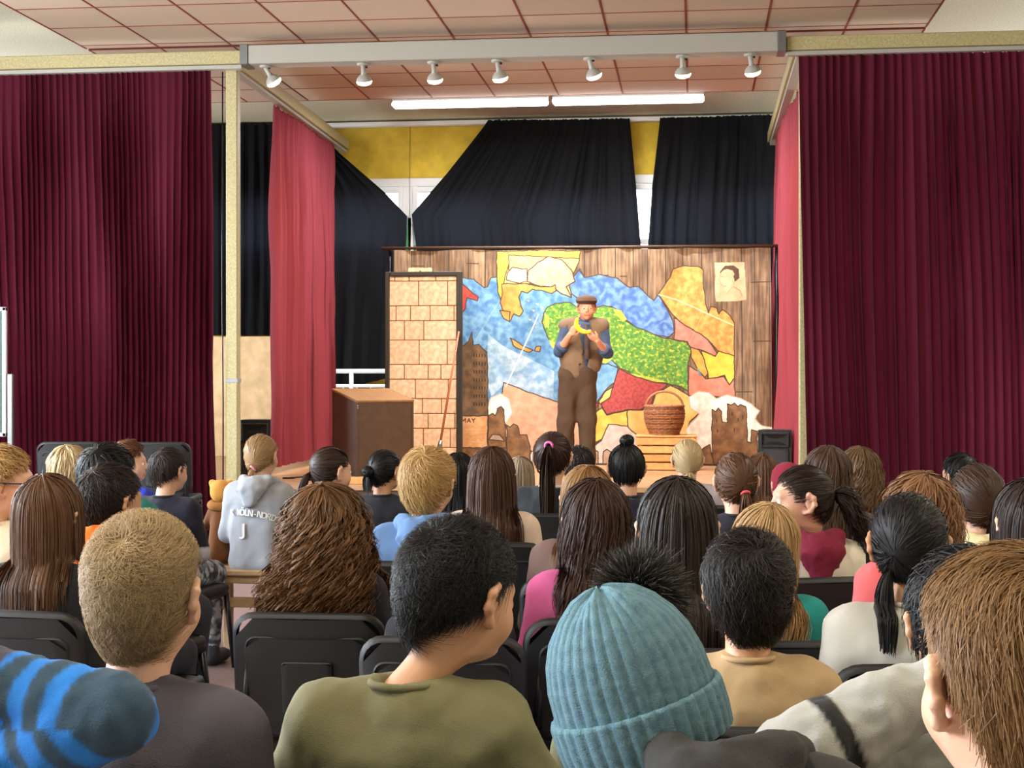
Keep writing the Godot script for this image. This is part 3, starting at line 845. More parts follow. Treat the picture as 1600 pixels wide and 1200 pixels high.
func make_backdrop():
	var D := 16.15
	var tl := at(616, 391, D)
	var tr := at(1204, 386, D)
	var y1 := STAGE + 0.015
	var nu := 70
	var nv := 36
	var V := PackedVector3Array()
	var I := PackedInt32Array()
	var U := PackedVector2Array()
	fold_noise.seed = 9
	fold_noise.frequency = 0.8
	for side in 2:
		for j in nv + 1:
			for i in nu + 1:
				var u := float(i) / nu
				var v := float(j) / nv
				var x := lerpf(tl.x, tr.x, u) + 0.02 * v * (2 * u - 1)
				var y := lerpf(lerpf(tl.y, tr.y, u), y1, v)
				y -= 0.012 * sin(u * PI * 5.0) * sin(u * PI * 5.0) * (1.0 - v)
				V.append(Vector3(x, y, -D + 0.05 * fold_noise.get_noise_2d(x * 2.6, y * 0.7) + 0.018 * sin(x * 9.0 + y) * v - side * 0.004))
				U.append(Vector2(u, v))
		var o := side * (nu + 1) * (nv + 1)
		for j in nv:
			for i in nu:
				var q := o + j * (nu + 1) + i
				I.append_array([q, q + 1, q + nu + 2, q, q + nu + 2, q + nu + 1])
	var m := mat(Color.WHITE, 0.75, {})
	m.albedo_texture = paint_backdrop()
	var b = base("painted_backdrop", Vector3.ZERO)
	tag(b, "large cloth backdrop painted with a colourful map, boards and castles", "backdrop")
	node("cloth", indexed(V, I, PackedColorArray(), U), m, b)
	var st := smooth_st()
	tube(st, [at(597, 388, D), at(1230, 384, D)], 0.016, 8)
	build(st, "top_pole", M.brown_wood, b)
	for px in [[609, 388], [1214, 384]]:
		var s := smooth_st()
		var p := at(px[0], px[1], D + 0.04)
		tube(s, [p, Vector3(p.x, STAGE, p.z)], 0.02, 8)
		build(s, "upright", M.black_metal, b)

func belly(y: float) -> float: return 0.137 + 0.062 * sin(clampf(y / 0.28, 0, 1) * 2.15)

func make_stage_things():
	# --- flat painted as a stone wall
	var D := 15.6
	var tl := at(602.5, 425, D)
	var tr := at(722.5, 425, D)
	var w := tr.x - tl.x
	var hgt := tl.y - STAGE
	var fl = base("stone_wall_flat", Vector3(tl.x, STAGE, -D))
	tag(fl, "tall scenery flat of pale stones in a black frame", "scenery flat")
	var st := flat_st()
	box(st, Vector3(w / 2, hgt / 2, -0.03), Vector3(w - 0.06, hgt - 0.02, 0.03), 0.0)
	build(st, "mortar_board", mat(rgb(150, 92, 54), 0.85, {"tex": M.speck, "scale": 4.0}), fl)
	for f in [[Vector3(0.02, hgt / 2, 0), Vector3(0.045, hgt, 0.06)], [Vector3(w - 0.03, hgt / 2, 0), Vector3(0.06, hgt, 0.06)], [Vector3(w / 2, hgt - 0.022, 0), Vector3(w - 0.1, 0.045, 0.06)]]:
		var q := flat_st()
		box(q, f[0], f[1], 0.006)
		build(q, "frame_bar", mat(rgb(40, 36, 32), 0.6), fl)
	var blotch := noise_tex(0.035, false, 1.0, rgb(224, 190, 160), rgb(255, 250, 242), 256, 5)
	var stones := []
	for c in [[240, 226, 214], [236, 221, 208], [242, 229, 218]]: stones.append(mat(rgb(c[0], c[1], c[2]), 0.9, {"tex": blotch, "scale": 1.7}))
	var rows := [[172, 198, [20, 55, 130, 270, 390]], [200, 326, [20, 180, 332, 390]], [328, 403, [20, 62, 137, 240, 365, 390]], [405, 503, [20, 105, 207, 388]], [505, 630, [20, 183, 330, 390]], [632, 706, [20, 105, 230, 297, 390]], [708, 806, [20, 163, 335, 390]], [808, 883, [20, 92, 200, 300, 390]], [885, 960, [20, 105, 230, 370, 390]], [962, 1058, [20, 205, 345, 390]], [1060, 1158, [20, 120, 270, 390]]]
	var ppm := w / 402.0
	for r in rows:
		for k in r[2].size() - 1:
			var a: float = (r[2][k] - 8) * ppm + 0.004
			var b: float = (r[2][k + 1] - 8) * ppm - 0.004
			var y0: float = hgt - (r[0] - 150) * ppm
			var y1: float = maxf(hgt - (r[1] + 2 - 150) * ppm + 0.008, 0.01)
			if y0 - y1 < 0.02: continue
			node("stone", box_mesh(Vector3(b - a, y0 - y1, 0.012), 0.005), stones[(k + int(r[0])) % 3], fl).position = Vector3((a + b) / 2, (y0 + y1) / 2, -0.012)
	# --- broom leaning on the flat
	var b0 := at(681, 700, 15.15)
	b0.y = STAGE
	var b1 := at(717, 518, 15.53)
	var br = base("broom", Vector3(b0.x, STAGE, b0.z))
	tag(br, "besom broom with reddish handle leaning on the stone flat", "broom")
	var dirv := (b1 - b0).normalized()
	var s1 := smooth_st()
	tube(s1, [dirv * 0.28, b1 - b0], [0.013, 0.010], 8)
	build(s1, "handle", mat(rgb(158, 86, 50), 0.5), br)
	var s2 := smooth_st()
	tube(s2, [dirv * 0.22, dirv * 0.30], [0.028, 0.02], 10)
	build(s2, "binding", M.grey_metal, br)
	var s3 := smooth_st()
	rng.seed = 4
	for k in 34:
		var a := rng.randf() * TAU
		var rr := sqrt(rng.randf())
		var off := Vector3(cos(a), 0, sin(a) * 0.6) * rr
		tube(s3, [dirv * 0.27 + off * 0.018, dirv * 0.13 + off * 0.035, Vector3(0, 0.004, 0) + off * 0.06], [0.004, 0.004, 0.002], 4)
	build(s3, "bristles", mat(rgb(196, 96, 50), 0.7), br)
	# --- lectern
	var c0 := at(557, 629, 14.0)
	var lec = base("lectern", Vector3(c0.x, STAGE, c0.z), deg_to_rad(40.0))
	tag(lec, "dark brown wooden lectern with a sloping top at the stage edge", "lectern")
	var LW := 0.61
	var LD := 0.5
	var hf := c0.y - STAGE
	var hb := hf + 0.105
	var side_out := PackedVector2Array([Vector2(0, 0), Vector2(LD, 0), Vector2(LD, hb), Vector2(0, hf)])
	for k in 2:
		var s := flat_st()
		prism(s, side_out, 0.022, Transform3D(Basis(Vector3(0, 0, -1), Vector3(0, 1, 0), Vector3(1, 0, 0)), Vector3(0.022 + k * (LW - 0.022), 0, 0)))
		build(s, "side_panel", M.brown_wood, lec)
	var fp := flat_st()
	box(fp, Vector3(LW / 2, hf / 2, -0.012), Vector3(LW - 0.046, hf, 0.022), 0.002)
	build(fp, "front_panel", M.brown_wood, lec)
	var tp := flat_st()
	var ang := atan2(hb - hf, LD)
	box(tp, Vector3.ZERO, Vector3(LW + 0.01, 0.022, LD / cos(ang) + 0.01), 0.003, Transform3D(Basis(Vector3.RIGHT, ang), Vector3(LW / 2, (hf + hb) / 2 + 0.012, -LD / 2)))
	build(tp, "sloping_top", mat(rgb(150, 108, 66), 0.45, {"tex": M.grain, "scale": 1.5}), lec)
	for y in [hf - 0.03, hf - 0.05]:
		var s := smooth_st()
		tube(s, [Vector3(0.012, y, 0.0), Vector3(0.012, y, 0.004)], 0.006, 8)
		build(s, "screw", M.steel, lec)
	# --- slatted crate and basket
	D = 15.25
	var ca := at(994, 680, D)
	var cbx := at(1088, 680, D)
	var cw := cbx.x - ca.x
	var ch := ca.y - STAGE
	var cr = base("slatted_crate", Vector3((ca.x + cbx.x) / 2, STAGE, -D - 0.2))
	tag(cr, "low wooden slatted crate standing under the wicker basket", "crate")
	var pine := [mat(rgb(222, 158, 92), 0.55, {"tex": M.grain, "scale": 2.0}), mat(rgb(212, 146, 82), 0.55, {"tex": M.grain, "scale": 2.0}), mat(rgb(230, 168, 104), 0.55, {"tex": M.grain, "scale": 2.0})]
	var n := 4
	var sh := (ch - 0.02) / n
	for k in n:
		for f in [[Vector3(0, 0, 0.19), Vector3(cw, sh - 0.014, 0.02)], [Vector3(0, 0, -0.19), Vector3(cw, sh - 0.014, 0.02)], [Vector3(-cw / 2 + 0.01, 0, 0), Vector3(0.02, sh - 0.014, 0.36)], [Vector3(cw / 2 - 0.01, 0, 0), Vector3(0.02, sh - 0.014, 0.36)]]:
			node("slat", box_mesh(f[1], 0.004), pine[(k + int(f[0].x * 10)) % 3], cr).position = f[0] + Vector3(0, (k + 0.5) * sh, 0)
	for x in [-1, 1]:
		for z in [-1, 1]: node("corner_post", box_mesh(Vector3(0.035, ch - 0.02, 0.035), 0.003), pine[0], cr).position = Vector3(x * (cw / 2 - 0.04), (ch - 0.02) / 2, z * 0.16)
	for k in 4: node("top_board", box_mesh(Vector3(cw + 0.02, 0.02, 0.098), 0.004), pine[k % 3], cr).position = Vector3(0, ch - 0.01, -0.15 + k * 0.1)
	var bc := at(1037.5, 680, D)
	var bk = base("wicker_basket", Vector3(bc.x, STAGE + ch, -D - 0.2))
	tag(bk, "round brown wicker basket with a hooped handle on the crate", "basket")
	var wick := mat(rgb(152, 98, 60), 0.6)
	var wick2 := mat(rgb(116, 70, 42), 0.6)
	var body := smooth_st()
	lathe(body, [Vector2(0, 0.004), Vector2(0.13, 0.004), Vector2(belly(0.02) - 0.006, 0.02), Vector2(belly(0.1) - 0.006, 0.1), Vector2(belly(0.2) - 0.006, 0.2), Vector2(belly(0.28) - 0.006, 0.28), Vector2(belly(0.28) - 0.014, 0.28), Vector2(belly(0.1) - 0.016, 0.1), Vector2(0.11, 0.016), Vector2(0, 0.016)], 32)
	build(body, "lining", wick2, bk)
	for k in 17:                       # woven rounds, over and under the stakes
		var y := 0.012 + k * 0.0165
		var pts := []
		var nn := 60
		for i in nn + 1:
			var a := TAU * i / nn
			pts.append(Vector3(cos(a), 0, sin(a)) * (belly(y) + 0.004 * cos(a * 15.0 + k * PI)) + Vector3(0, y, 0))
		var s := smooth_st()
		tube(s, pts, 0.0085, 5, false)
		build(s, "woven_round", wick if k % 3 else wick2, bk)
	for i in 30:
		var a := TAU * i / 30
		var pts := []
		for q in 6: pts.append(Vector3(cos(a), 0, sin(a)) * belly(q * 0.056) + Vector3(0, q * 0.056, 0))
		var s := smooth_st()
		tube(s, pts, 0.006, 5)
		build(s, "stake", wick, bk)
	for e in [[0.285, 0.011, 1.0], [0.01, 0.012, 0.97]]:
		for ph in 2:
			var pts := []
			for i in 61:
				var a := TAU * i / 60
				pts.append(Vector3(cos(a), 0, sin(a)) * (belly(e[0]) * e[2] + 0.007 * cos(a * 20 + ph * PI)) + Vector3(0, e[0] + 0.007 * sin(a * 20 + ph * PI), 0))
			var s := smooth_st()
			tube(s, pts, e[1], 6, false)
			build(s, "braided_rim", wick, bk)
	for q in [[0.0, 1.0, 0.0], [0.06, 0.97, 0.3]]:
		var pts := []
		for i in 17:
			var a := PI * i / 16
			pts.append(Basis(Vector3.UP, 0.15) * Vector3(cos(a) * 0.19 * q[1], 0.27 + sin(a) * 0.165 * q[1], sin(a * 8.0) * 0.008 * q[2] + q[0] * 0.2))
		var s := smooth_st()
		tube(s, pts, 0.010, 7)
		build(s, "handle", wick, bk)
	# --- loudspeakers
	speaker(at(395.5, 656, 13.45), 0.28, "black loudspeaker beside the cream post on the left of the stage", 0.1)
	speaker(at(1212.5, 672, 14.1), 0.30, "black loudspeaker in front of the castle painting on the right", -0.08)
	# --- three stacked wooden boxes at the right edge of the stage
	var bx := at(1231, 600, 15.4)
	var tops := [at(1231, 680, 15.4).y, at(1231, 620, 15.4).y, at(1231, 566, 15.4).y]
	var y0 := STAGE
	for k in 3:
		var o = base("wooden_box", Vector3(bx.x + 0.3, y0, -15.6))
		var hh: float = tops[k] - y0
		var s := flat_st()
		box(s, Vector3(0, (hh - 0.03) / 2, 0), Vector3(0.58, hh - 0.03, 0.4), 0.006)
		build(s, "body", mat(rgb(186, 112, 62), 0.55, {"tex": M.grain, "scale": 2.0}), o)
		var l := flat_st()
		box(l, Vector3(0, hh - 0.015, 0), Vector3(0.61, 0.03, 0.43), 0.006)
		build(l, "lid", mat(rgb(204, 132, 78), 0.5, {"tex": M.grain, "scale": 2.0}), o)
		tag(o, ["wooden box at the bottom of the stack by the right curtain", "wooden box with a white letter A, middle of the stack", "wooden box on top of the stack by the right curtain"][k], "box", "stacked wooden boxes")
		if k == 1:
			var pt := smooth_st()
			panel(pt, 0.22, 0.24, 0.08, 0.004, 0.001, 0.0, Transform3D(Basis(), Vector3(-0.15, hh / 2 - 0.02, 0.202)))
			build(pt, "dark_patch", mat(rgb(44, 38, 34), 0.7), o)
			var tm := text_mesh("A", 0.17)
			node("letter", tm, M.white, o).position = Vector3(-0.155, hh / 2 - 0.02, 0.206)
		y0 = tops[k]
	# --- handrail behind the flat
	var rl = base("handrail", Vector3(0, 0, -17.25))
	tag(rl, "white metal handrail along the back of the stage", "railing")
	var ya := at(560, 580, 17.25).y
	var yb := at(560, 603, 17.25).y
	for y in [ya, yb]:
		var s := smooth_st()
		tube(s, [Vector3(-4.4, y, 0), Vector3(1.25, y, 0)], 0.026 if y == ya else 0.02, 8)
		build(s, "rail", M.white, rl)
	var xp := at(549, 590, 17.25).x
	for k in 6:
		var s := smooth_st()
		tube(s, [Vector3(xp + (k - 0.0) * 0.95, STAGE, 0), Vector3(xp + k * 0.95, ya, 0)], 0.026, 8)
		build(s, "post", M.white, rl)
	for k in 34:
		var s := smooth_st()
		tube(s, [Vector3(-4.3 + k * 0.16, STAGE + 0.08, 0), Vector3(-4.3 + k * 0.16, yb, 0)], 0.009, 6)
		build(s, "baluster", M.white, rl)
	# --- blackboard at the left edge
	var e := at(10, 480, 11.6)
	var bb = base("blackboard", Vector3(e.x - 1.0, 0, -11.6))
	tag(bb, "green chalkboard with a white frame at the left edge", "blackboard")
	var yt := e.y
	var ybt := at(10, 682, 11.6).y
	var s4 := flat_st()
	box(s4, Vector3(0, (yt + ybt) / 2, 0), Vector3(1.96, yt - ybt - 0.04, 0.02), 0.0)
	build(s4, "board", mat(rgb(40, 66, 58), 0.6), bb)
	for f in [[Vector3(0, yt - 0.015, 0), Vector3(2.0, 0.03, 0.035)], [Vector3(0, ybt + 0.015, 0), Vector3(2.0, 0.03, 0.035)], [Vector3(0.985, (yt + ybt) / 2, 0), Vector3(0.03, yt - ybt, 0.035)], [Vector3(-0.985, (yt + ybt) / 2, 0), Vector3(0.03, yt - ybt, 0.035)]]:
		node("frame_bar", box_mesh(f[1], 0.004), M.white, bb).position = f[0]
	for x in [-0.92, 1.035]:
		node("stand_post", box_mesh(Vector3(0.045, 1.45, 0.04), 0.006), M.grey_metal, bb).position = Vector3(x, 0.725, 0)
		node("foot", box_mesh(Vector3(0.05, 0.04, 0.6), 0.006), M.grey_metal, bb).position = Vector3(x, 0.02, 0)
	# --- small block and cable on the stage edge
	var wb := at(557, 750, 13.0)
	var bo := flat_st()
	box(bo, Vector3(wb.x, STAGE + 0.03, -13.0), Vector3(0.14, 0.06, 0.09), 0.006)
	tag(build(bo, "wooden_block", pine[0]), "small pale wooden block lying on the stage edge", "block")
	var cs := smooth_st()
	var pts := []
	for k in 30: pts.append(Vector3(-3.7 + k * 0.022 + 0.06 * sin(k * 0.9), STAGE + 0.008, -13.5 - 0.3 * sin(k * 0.22) - 0.1 * cos(k * 0.7)))
	tube(cs, pts, 0.008, 6)
	tag(build(cs, "cable", M.black_metal), "black cable lying on the stage floor under the red curtain", "cable")

func text_mesh(t: String, size: float) -> TextMesh:
	var tm := TextMesh.new()
	var f := SystemFont.new()
	f.font_names = PackedStringArray(["Droid Sans"])
	f.font_weight = 700
	tm.font = f
	tm.text = t
	tm.font_size = 32
	tm.pixel_size = size / 32.0 * 1.25
	tm.depth = 0.003
	return tm

func speaker(top: Vector3, w: float, label: String, turn: float):
	var h := top.y - STAGE
	var o = base("loudspeaker", Vector3(top.x, STAGE, top.z - 0.14), turn)
	tag(o, label, "loudspeaker", "loudspeakers on the stage")
	var st := flat_st()
	var out := PackedVector2Array([Vector2(-w / 2, 0.14), Vector2(w / 2, 0.14), Vector2(w / 2 * 0.7, -0.14), Vector2(-w / 2 * 0.7, -0.14)])
	prism(st, out, h, Transform3D(Basis(Vector3(1, 0, 0), Vector3(0, 0, 1), Vector3(0, -1, 0)), Vector3(0, 0, 0)))
	build(st, "cabinet", M.black_plastic, o)
	var g := smooth_st()
	panel(g, w * 0.84, h * 0.56, 0.02, 0.016, 0.005, 0.0, Transform3D(Basis(), Vector3(0, h * 0.33, 0.146)))
	build(g, "woofer_grille", mat(rgb(34, 36, 40), 0.6, {"nrm": M.weave, "ns": 0.6, "scale": 14.0}), o)
	var f := flat_st()
	var hy := h * 0.80
	var hw := w * 0.40
	var hh := h * 0.13
	for q in [[Vector3(0, hh, 0), 1.0], [Vector3(0, -hh, 0), 1.0]]: box(f, Vector3(0, hy, 0.15) + q[0], Vector3(hw * 2.1, 0.02, 0.02), 0.005)
	for s in [-1, 1]: box(f, Vector3(s * hw, hy, 0.15), Vector3(0.02, hh * 2, 0.02), 0.005)
	build(f, "horn_surround", M.black_plastic, o)
	var hn := flat_st()
	var c := Vector3(0, hy, 0.1415)
	for q in [[Vector3(-hw, hh, 0.155 - 0.1415), Vector3(hw, hh, 0.155 - 0.1415)], [Vector3(-hw, -hh, 0.0135), Vector3(hw, -hh, 0.0135)]]:
		quad(hn, c + q[0], c + q[1], c + Vector3(0.04, signf(q[0].y) * 0.015, 0.002), c + Vector3(-0.04, signf(q[0].y) * 0.015, 0.002), c + Vector3(0, q[0].y * 2, -0.1))
	build(hn, "horn", M.black_metal, o)

# ------------------------------------------------------------------ smooth bodies: distance fields meshed as surface nets
class Prim:
	var a: Vector3
	var ba: Vector3
	var inv: float
	var r0: float
	var r1: float
	var k: float
	var sc: Vector3
	var mn: float
	var sub: bool
func pr(a: Vector3, b: Vector3, r0: float, r1 := -1.0, k := 0.02, sc := Vector3.ONE, sub := false) -> Prim:
	var p := Prim.new()
	p.a = a
	p.ba = (b - a) * sc
	p.inv = 1.0 / maxf(p.ba.length_squared(), 1e-9)
	p.r0 = r0
	p.r1 = r0 if r1 < 0.0 else r1
	p.k = k
	p.sc = sc
	p.mn = 1.0 / maxf(sc.x, maxf(sc.y, sc.z))
	p.sub = sub
	return p
func pd(q: Prim, p: Vector3) -> float:
	var pa := (p - q.a) * q.sc
	var h := clampf(pa.dot(q.ba) * q.inv, 0.0, 1.0)
	return ((pa - q.ba * h).length() - q.r0 - (q.r1 - q.r0) * h) * q.mn
func field(P: Array, p: Vector3) -> float:
	var d := 1e3
	for q: Prim in P:
		var pa := (p - q.a) * q.sc
		var h := clampf(pa.dot(q.ba) * q.inv, 0.0, 1.0)
		var e := ((pa - q.ba * h).length() - q.r0 - (q.r1 - q.r0) * h) * q.mn
		if q.sub:
			e = -e
			var g := maxf(q.k - absf(d - e), 0.0) / q.k
			d = maxf(d, e) + g * g * q.k * 0.25
		else:
			var g := maxf(q.k - absf(d - e), 0.0) / q.k
			d = minf(d, e) - g * g * q.k * 0.25
	return d

# returns [vertices, indices]
func net(P: Array, h: float, off := 0.0, namp := 0.0, nfreq := 9.0, clip_lo := Vector3(-9, -9, -9), clip_hi := Vector3(9, 9, 9)) -> Array:
	var lo := Vector3(9, 9, 9)
	var hi := -lo
	for q: Prim in P:
		if q.sub: continue
		var b := q.a + q.ba / q.sc
		var r := Vector3.ONE * maxf(q.r0, q.r1) / q.sc
		lo = lo.min(q.a.min(b) - r)
		hi = hi.max(q.a.max(b) + r)
	var pad := Vector3.ONE * (off + namp + 2.5 * h)
	lo = (lo - pad).max(clip_lo)
	hi = (hi + pad).min(clip_hi)
	var bx := int(ceil((hi.x - lo.x) / h / 4.0)) + 1
	var by := int(ceil((hi.y - lo.y) / h / 4.0)) + 1
	var bz := int(ceil((hi.z - lo.z) / h / 4.0)) + 1
	var nx := bx * 4
	var ny := by * 4
	var nz := bz * 4
	var val := PackedFloat32Array()
	val.resize(nx * ny * nz)
	val.fill(1.0)
	var R := 4.0 * h * 0.87
	var active := []
	for kz in bz:
		for ky in by:
			for kx in bx:
				var c := lo + Vector3(kx * 4 + 2, ky * 4 + 2, kz * 4 + 2) * h
				var d := field(P, c) - off
				if absf(d) > R + namp + h:
					if d < 0.0:
						for z in 4:
							for y in 4:
								var o := ((kz * 4 + z) * ny + ky * 4 + y) * nx + kx * 4
								for x in 4: val[o + x] = -1.0
					continue
				active.append(Vector3i(kx, ky, kz))
				var near := []
				var lim := absf(d + off) + 2.0 * R + off
				for q: Prim in P:
					if absf(pd(q, c)) < lim + q.k * 1.5 + R or pd(q, c) < 0.0: near.append(q)
				for z in 4:
					for y in 4:
						var o := ((kz * 4 + z) * ny + ky * 4 + y) * nx + kx * 4
						for x in 4:
							var p := lo + Vector3(kx * 4 + x, ky * 4 + y, kz * 4 + z) * h
							var v := field(near, p) - off
							if namp > 0.0: v += namp * (fold_noise.get_noise_3d(p.x * nfreq, p.y * nfreq * 0.7, p.z * nfreq) + 0.4 * fold_noise.get_noise_3d(p.x * nfreq * 2.7, p.y * nfreq * 2.2, p.z * nfreq * 2.7))
							val[o + x] = v
	var idx := PackedInt32Array()
	idx.resize(nx * ny * nz)
	idx.fill(-1)
	var V := PackedVector3Array()
	var cells := PackedInt32Array()
	var sx := 1
	var sy := nx
	var sz := nx * ny
	for b: Vector3i in active:
		for z in range(b.z * 4, mini(b.z * 4 + 4, nz - 1)):
			for y in range(b.y * 4, mini(b.y * 4 + 4, ny - 1)):
				for x in range(b.x * 4, mini(b.x * 4 + 4, nx - 1)):
					var o := z * sz + y * sy + x
					var v0 := val[o]; var v1 := val[o + 1]; var v2 := val[o + sy]; var v3 := val[o + sy + 1]
					var v4 := val[o + sz]; var v5 := val[o + sz + 1]; var v6 := val[o + sz + sy]; var v7 := val[o + sz + sy + 1]
					var neg := int(v0 < 0) + int(v1 < 0) + int(v2 < 0) + int(v3 < 0) + int(v4 < 0) + int(v5 < 0) + int(v6 < 0) + int(v7 < 0)
					if neg == 0 or neg == 8: continue
					var s := Vector3.ZERO
					var n := 0
					if (v0 < 0) != (v1 < 0): s += Vector3(v0 / (v0 - v1), 0, 0); n += 1
					if (v2 < 0) != (v3 < 0): s += Vector3(v2 / (v2 - v3), 1, 0); n += 1
					if (v4 < 0) != (v5 < 0): s += Vector3(v4 / (v4 - v5), 0, 1); n += 1
					if (v6 < 0) != (v7 < 0): s += Vector3(v6 / (v6 - v7), 1, 1); n += 1
					if (v0 < 0) != (v2 < 0): s += Vector3(0, v0 / (v0 - v2), 0); n += 1
					if (v1 < 0) != (v3 < 0): s += Vector3(1, v1 / (v1 - v3), 0); n += 1
					if (v4 < 0) != (v6 < 0): s += Vector3(0, v4 / (v4 - v6), 1); n += 1
					if (v5 < 0) != (v7 < 0): s += Vector3(1, v5 / (v5 - v7), 1); n += 1
					if (v0 < 0) != (v4 < 0): s += Vector3(0, 0, v0 / (v0 - v4)); n += 1
					if (v1 < 0) != (v5 < 0): s += Vector3(1, 0, v1 / (v1 - v5)); n += 1
					if (v2 < 0) != (v6 < 0): s += Vector3(0, 1, v2 / (v2 - v6)); n += 1
					if (v3 < 0) != (v7 < 0): s += Vector3(1, 1, v3 / (v3 - v7)); n += 1
					idx[o] = V.size()
					cells.append(o)
					V.append(lo + (Vector3(x, y, z) + s / n) * h)
	var I := PackedInt32Array()
	for o in cells:
		var f := val[o] < 0.0
		for ax in 3:
			var e: int = [sx, sy, sz][ax]
			if f == (val[o + e] < 0.0): continue
			var u: int = [sy, sz, sx][ax]
			var w: int = [sz, sx, sy][ax]
			if o - u - w < 0: continue
			var a := idx[o]; var b := idx[o - u]; var c := idx[o - u - w]; var d := idx[o - w]
			if a < 0 or b < 0 or c < 0 or d < 0: continue
			if f: I.append_array([a, c, b, a, d, c])
			else: I.append_array([a, b, c, a, c, d])
	return [V, I]

func joined(parts: Array) -> Array:
	var V := PackedVector3Array()
	var I := PackedInt32Array()
	for p in parts:
		var o := V.size()
		V.append_array(p[0])
		var q: PackedInt32Array = p[1]
		for i in q.size(): q[i] += o
		I.append_array(q)
	return [V, I]

# ------------------------------------------------------------------ children: one seated figure in several poses
const HC := Vector3(0, 1.042, -0.03)           # middle of the head, floor under the hips is the origin
const PIVOT := Vector3(0, 0.95, 0.0)

func head_prims(c: Vector3, g := 1.0) -> Array:
	var P := []
	P.append(pr(c + Vector3(0, 0.022, 0.012) * g, c + Vector3(0, 0.022, 0.012) * g, 0.09 * g, -1, 0.02 * g, Vector3(1.22, 1.08, 1.0)))
	P.append(pr(c + Vector3(0, -0.03, -0.026) * g, c + Vector3(0, -0.03, -0.026) * g, 0.07 * g, -1, 0.03 * g, Vector3(1.2, 1.0, 1.12)))
	P.append(pr(c + Vector3(0, -0.06, -0.03) * g, c + Vector3(0, -0.086, -0.062) * g, 0.042 * g, 0.021 * g, 0.03 * g))
	for s in [-1, 1]:
		P.append(pr(c + Vector3(s * 0.031, -0.038, -0.052) * g, c + Vector3(s * 0.031, -0.038, -0.052) * g, 0.028 * g, -1, 0.02 * g))
	P.append(pr(c + Vector3(-0.03, 0.014, -0.074) * g, c + Vector3(0.03, 0.014, -0.074) * g, 0.012 * g, -1, 0.02 * g))
	for s in [-1, 1]:
		P.append(pr(c + Vector3(s * 0.030, -0.008, -0.101) * g, c + Vector3(s * 0.030, -0.008, -0.101) * g, 0.016 * g, -1, 0.012 * g, Vector3.ONE, true))
		P.append(pr(c + Vector3(s * 0.030, -0.009, -0.076) * g, c + Vector3(s * 0.030, -0.009, -0.076) * g, 0.0125 * g, -1, 0.004 * g))
	P.append(pr(c + Vector3(0, 0.0, -0.088) * g, c + Vector3(0, -0.03, -0.104) * g, 0.006 * g, 0.0095 * g, 0.012 * g))
	for s in [-1, 1]: P.append(pr(c + Vector3(s * 0.009, -0.033, -0.096) * g, c + Vector3(s * 0.009, -0.033, -0.096) * g, 0.007 * g, -1, 0.006 * g))
	P.append(pr(c + Vector3(-0.017, -0.060, -0.0865) * g, c + Vector3(0.017, -0.060, -0.0865) * g, 0.006 * g, -1, 0.005 * g))
	P.append(pr(c + Vector3(-0.013, -0.0685, -0.086) * g, c + Vector3(0.013, -0.0685, -0.086) * g, 0.007 * g, -1, 0.005 * g))
	for s in [-1, 1]:
		var e := [Vector3(0.070, -0.040, -0.004), Vector3(0.078, -0.034, 0.010), Vector3(0.087, -0.012, 0.023), Vector3(0.089, 0.010, 0.019), Vector3(0.082, 0.021, 0.004), Vector3(0.073, 0.010, -0.006)]
		for i in 5:
			P.append(pr(c + Vector3(s * e[i].x, e[i].y, e[i].z) * g, c + Vector3(s * e[i + 1].x, e[i + 1].y, e[i + 1].z) * g, 0.0060 * g, -1, 0.010 * g))
		P.append(pr(c + Vector3(s * 0.077, -0.006, 0.006) * g, c + Vector3(s * 0.079, -0.016, 0.008) * g, 0.021 * g, 0.016 * g, 0.004 * g, Vector3(3.6, 1, 1.6)))
	return P

func hand_prims(w: Vector3, d: Vector3, n: Vector3, s: float, curl: float, g := 1.0) -> Array:
	d = d.normalized()
	var x := d.cross(n).normalized() * s       # towards the thumb
	n = x.cross(d).normalized() * s
	var P := []
	for q in [-0.018, 0.0, 0.018]: P.append(pr(w + (x * q * 0.7) * g, w + (d * 0.06 + x * q) * g, 0.012 * g, 0.0115 * g, 0.012 * g))
	for f in 4:
		var b: Vector3 = w + (d * (0.064 - absf(f - 1.3) * 0.004) + x * (0.024 - f * 0.0155)) * g
		var L: float = [0.026, 0.029, 0.027, 0.021][f] * g
		var dd := d
		var p := b - d * 0.015 * g
		P.append(pr(p, b, 0.0085 * g, -1, 0.006 * g))
		p = b
		for j in 3:
			dd = (dd * cos(curl) - n * sin(curl)).normalized()
			var e: Vector3 = p + dd * L * [1.0, 0.75, 0.6][j]
			P.append(pr(p, e, (0.0083 - j * 0.0006) * g, (0.0078 - j * 0.0007) * g, 0.003))
			p = e
	var t0 := w + (d * 0.018 + x * 0.02) * g
	var t1 := t0 + (d * 0.022 + x * 0.022 - n * 0.008) * g
	var t2 := t1 + (d * 0.026 + x * 0.006 - n * 0.012) * g
	P.append(pr(t0, t1, 0.0115 * g, 0.0095 * g, 0.008 * g))
	P.append(pr(t1, t2, 0.009 * g, 0.0078 * g, 0.003))
	return P

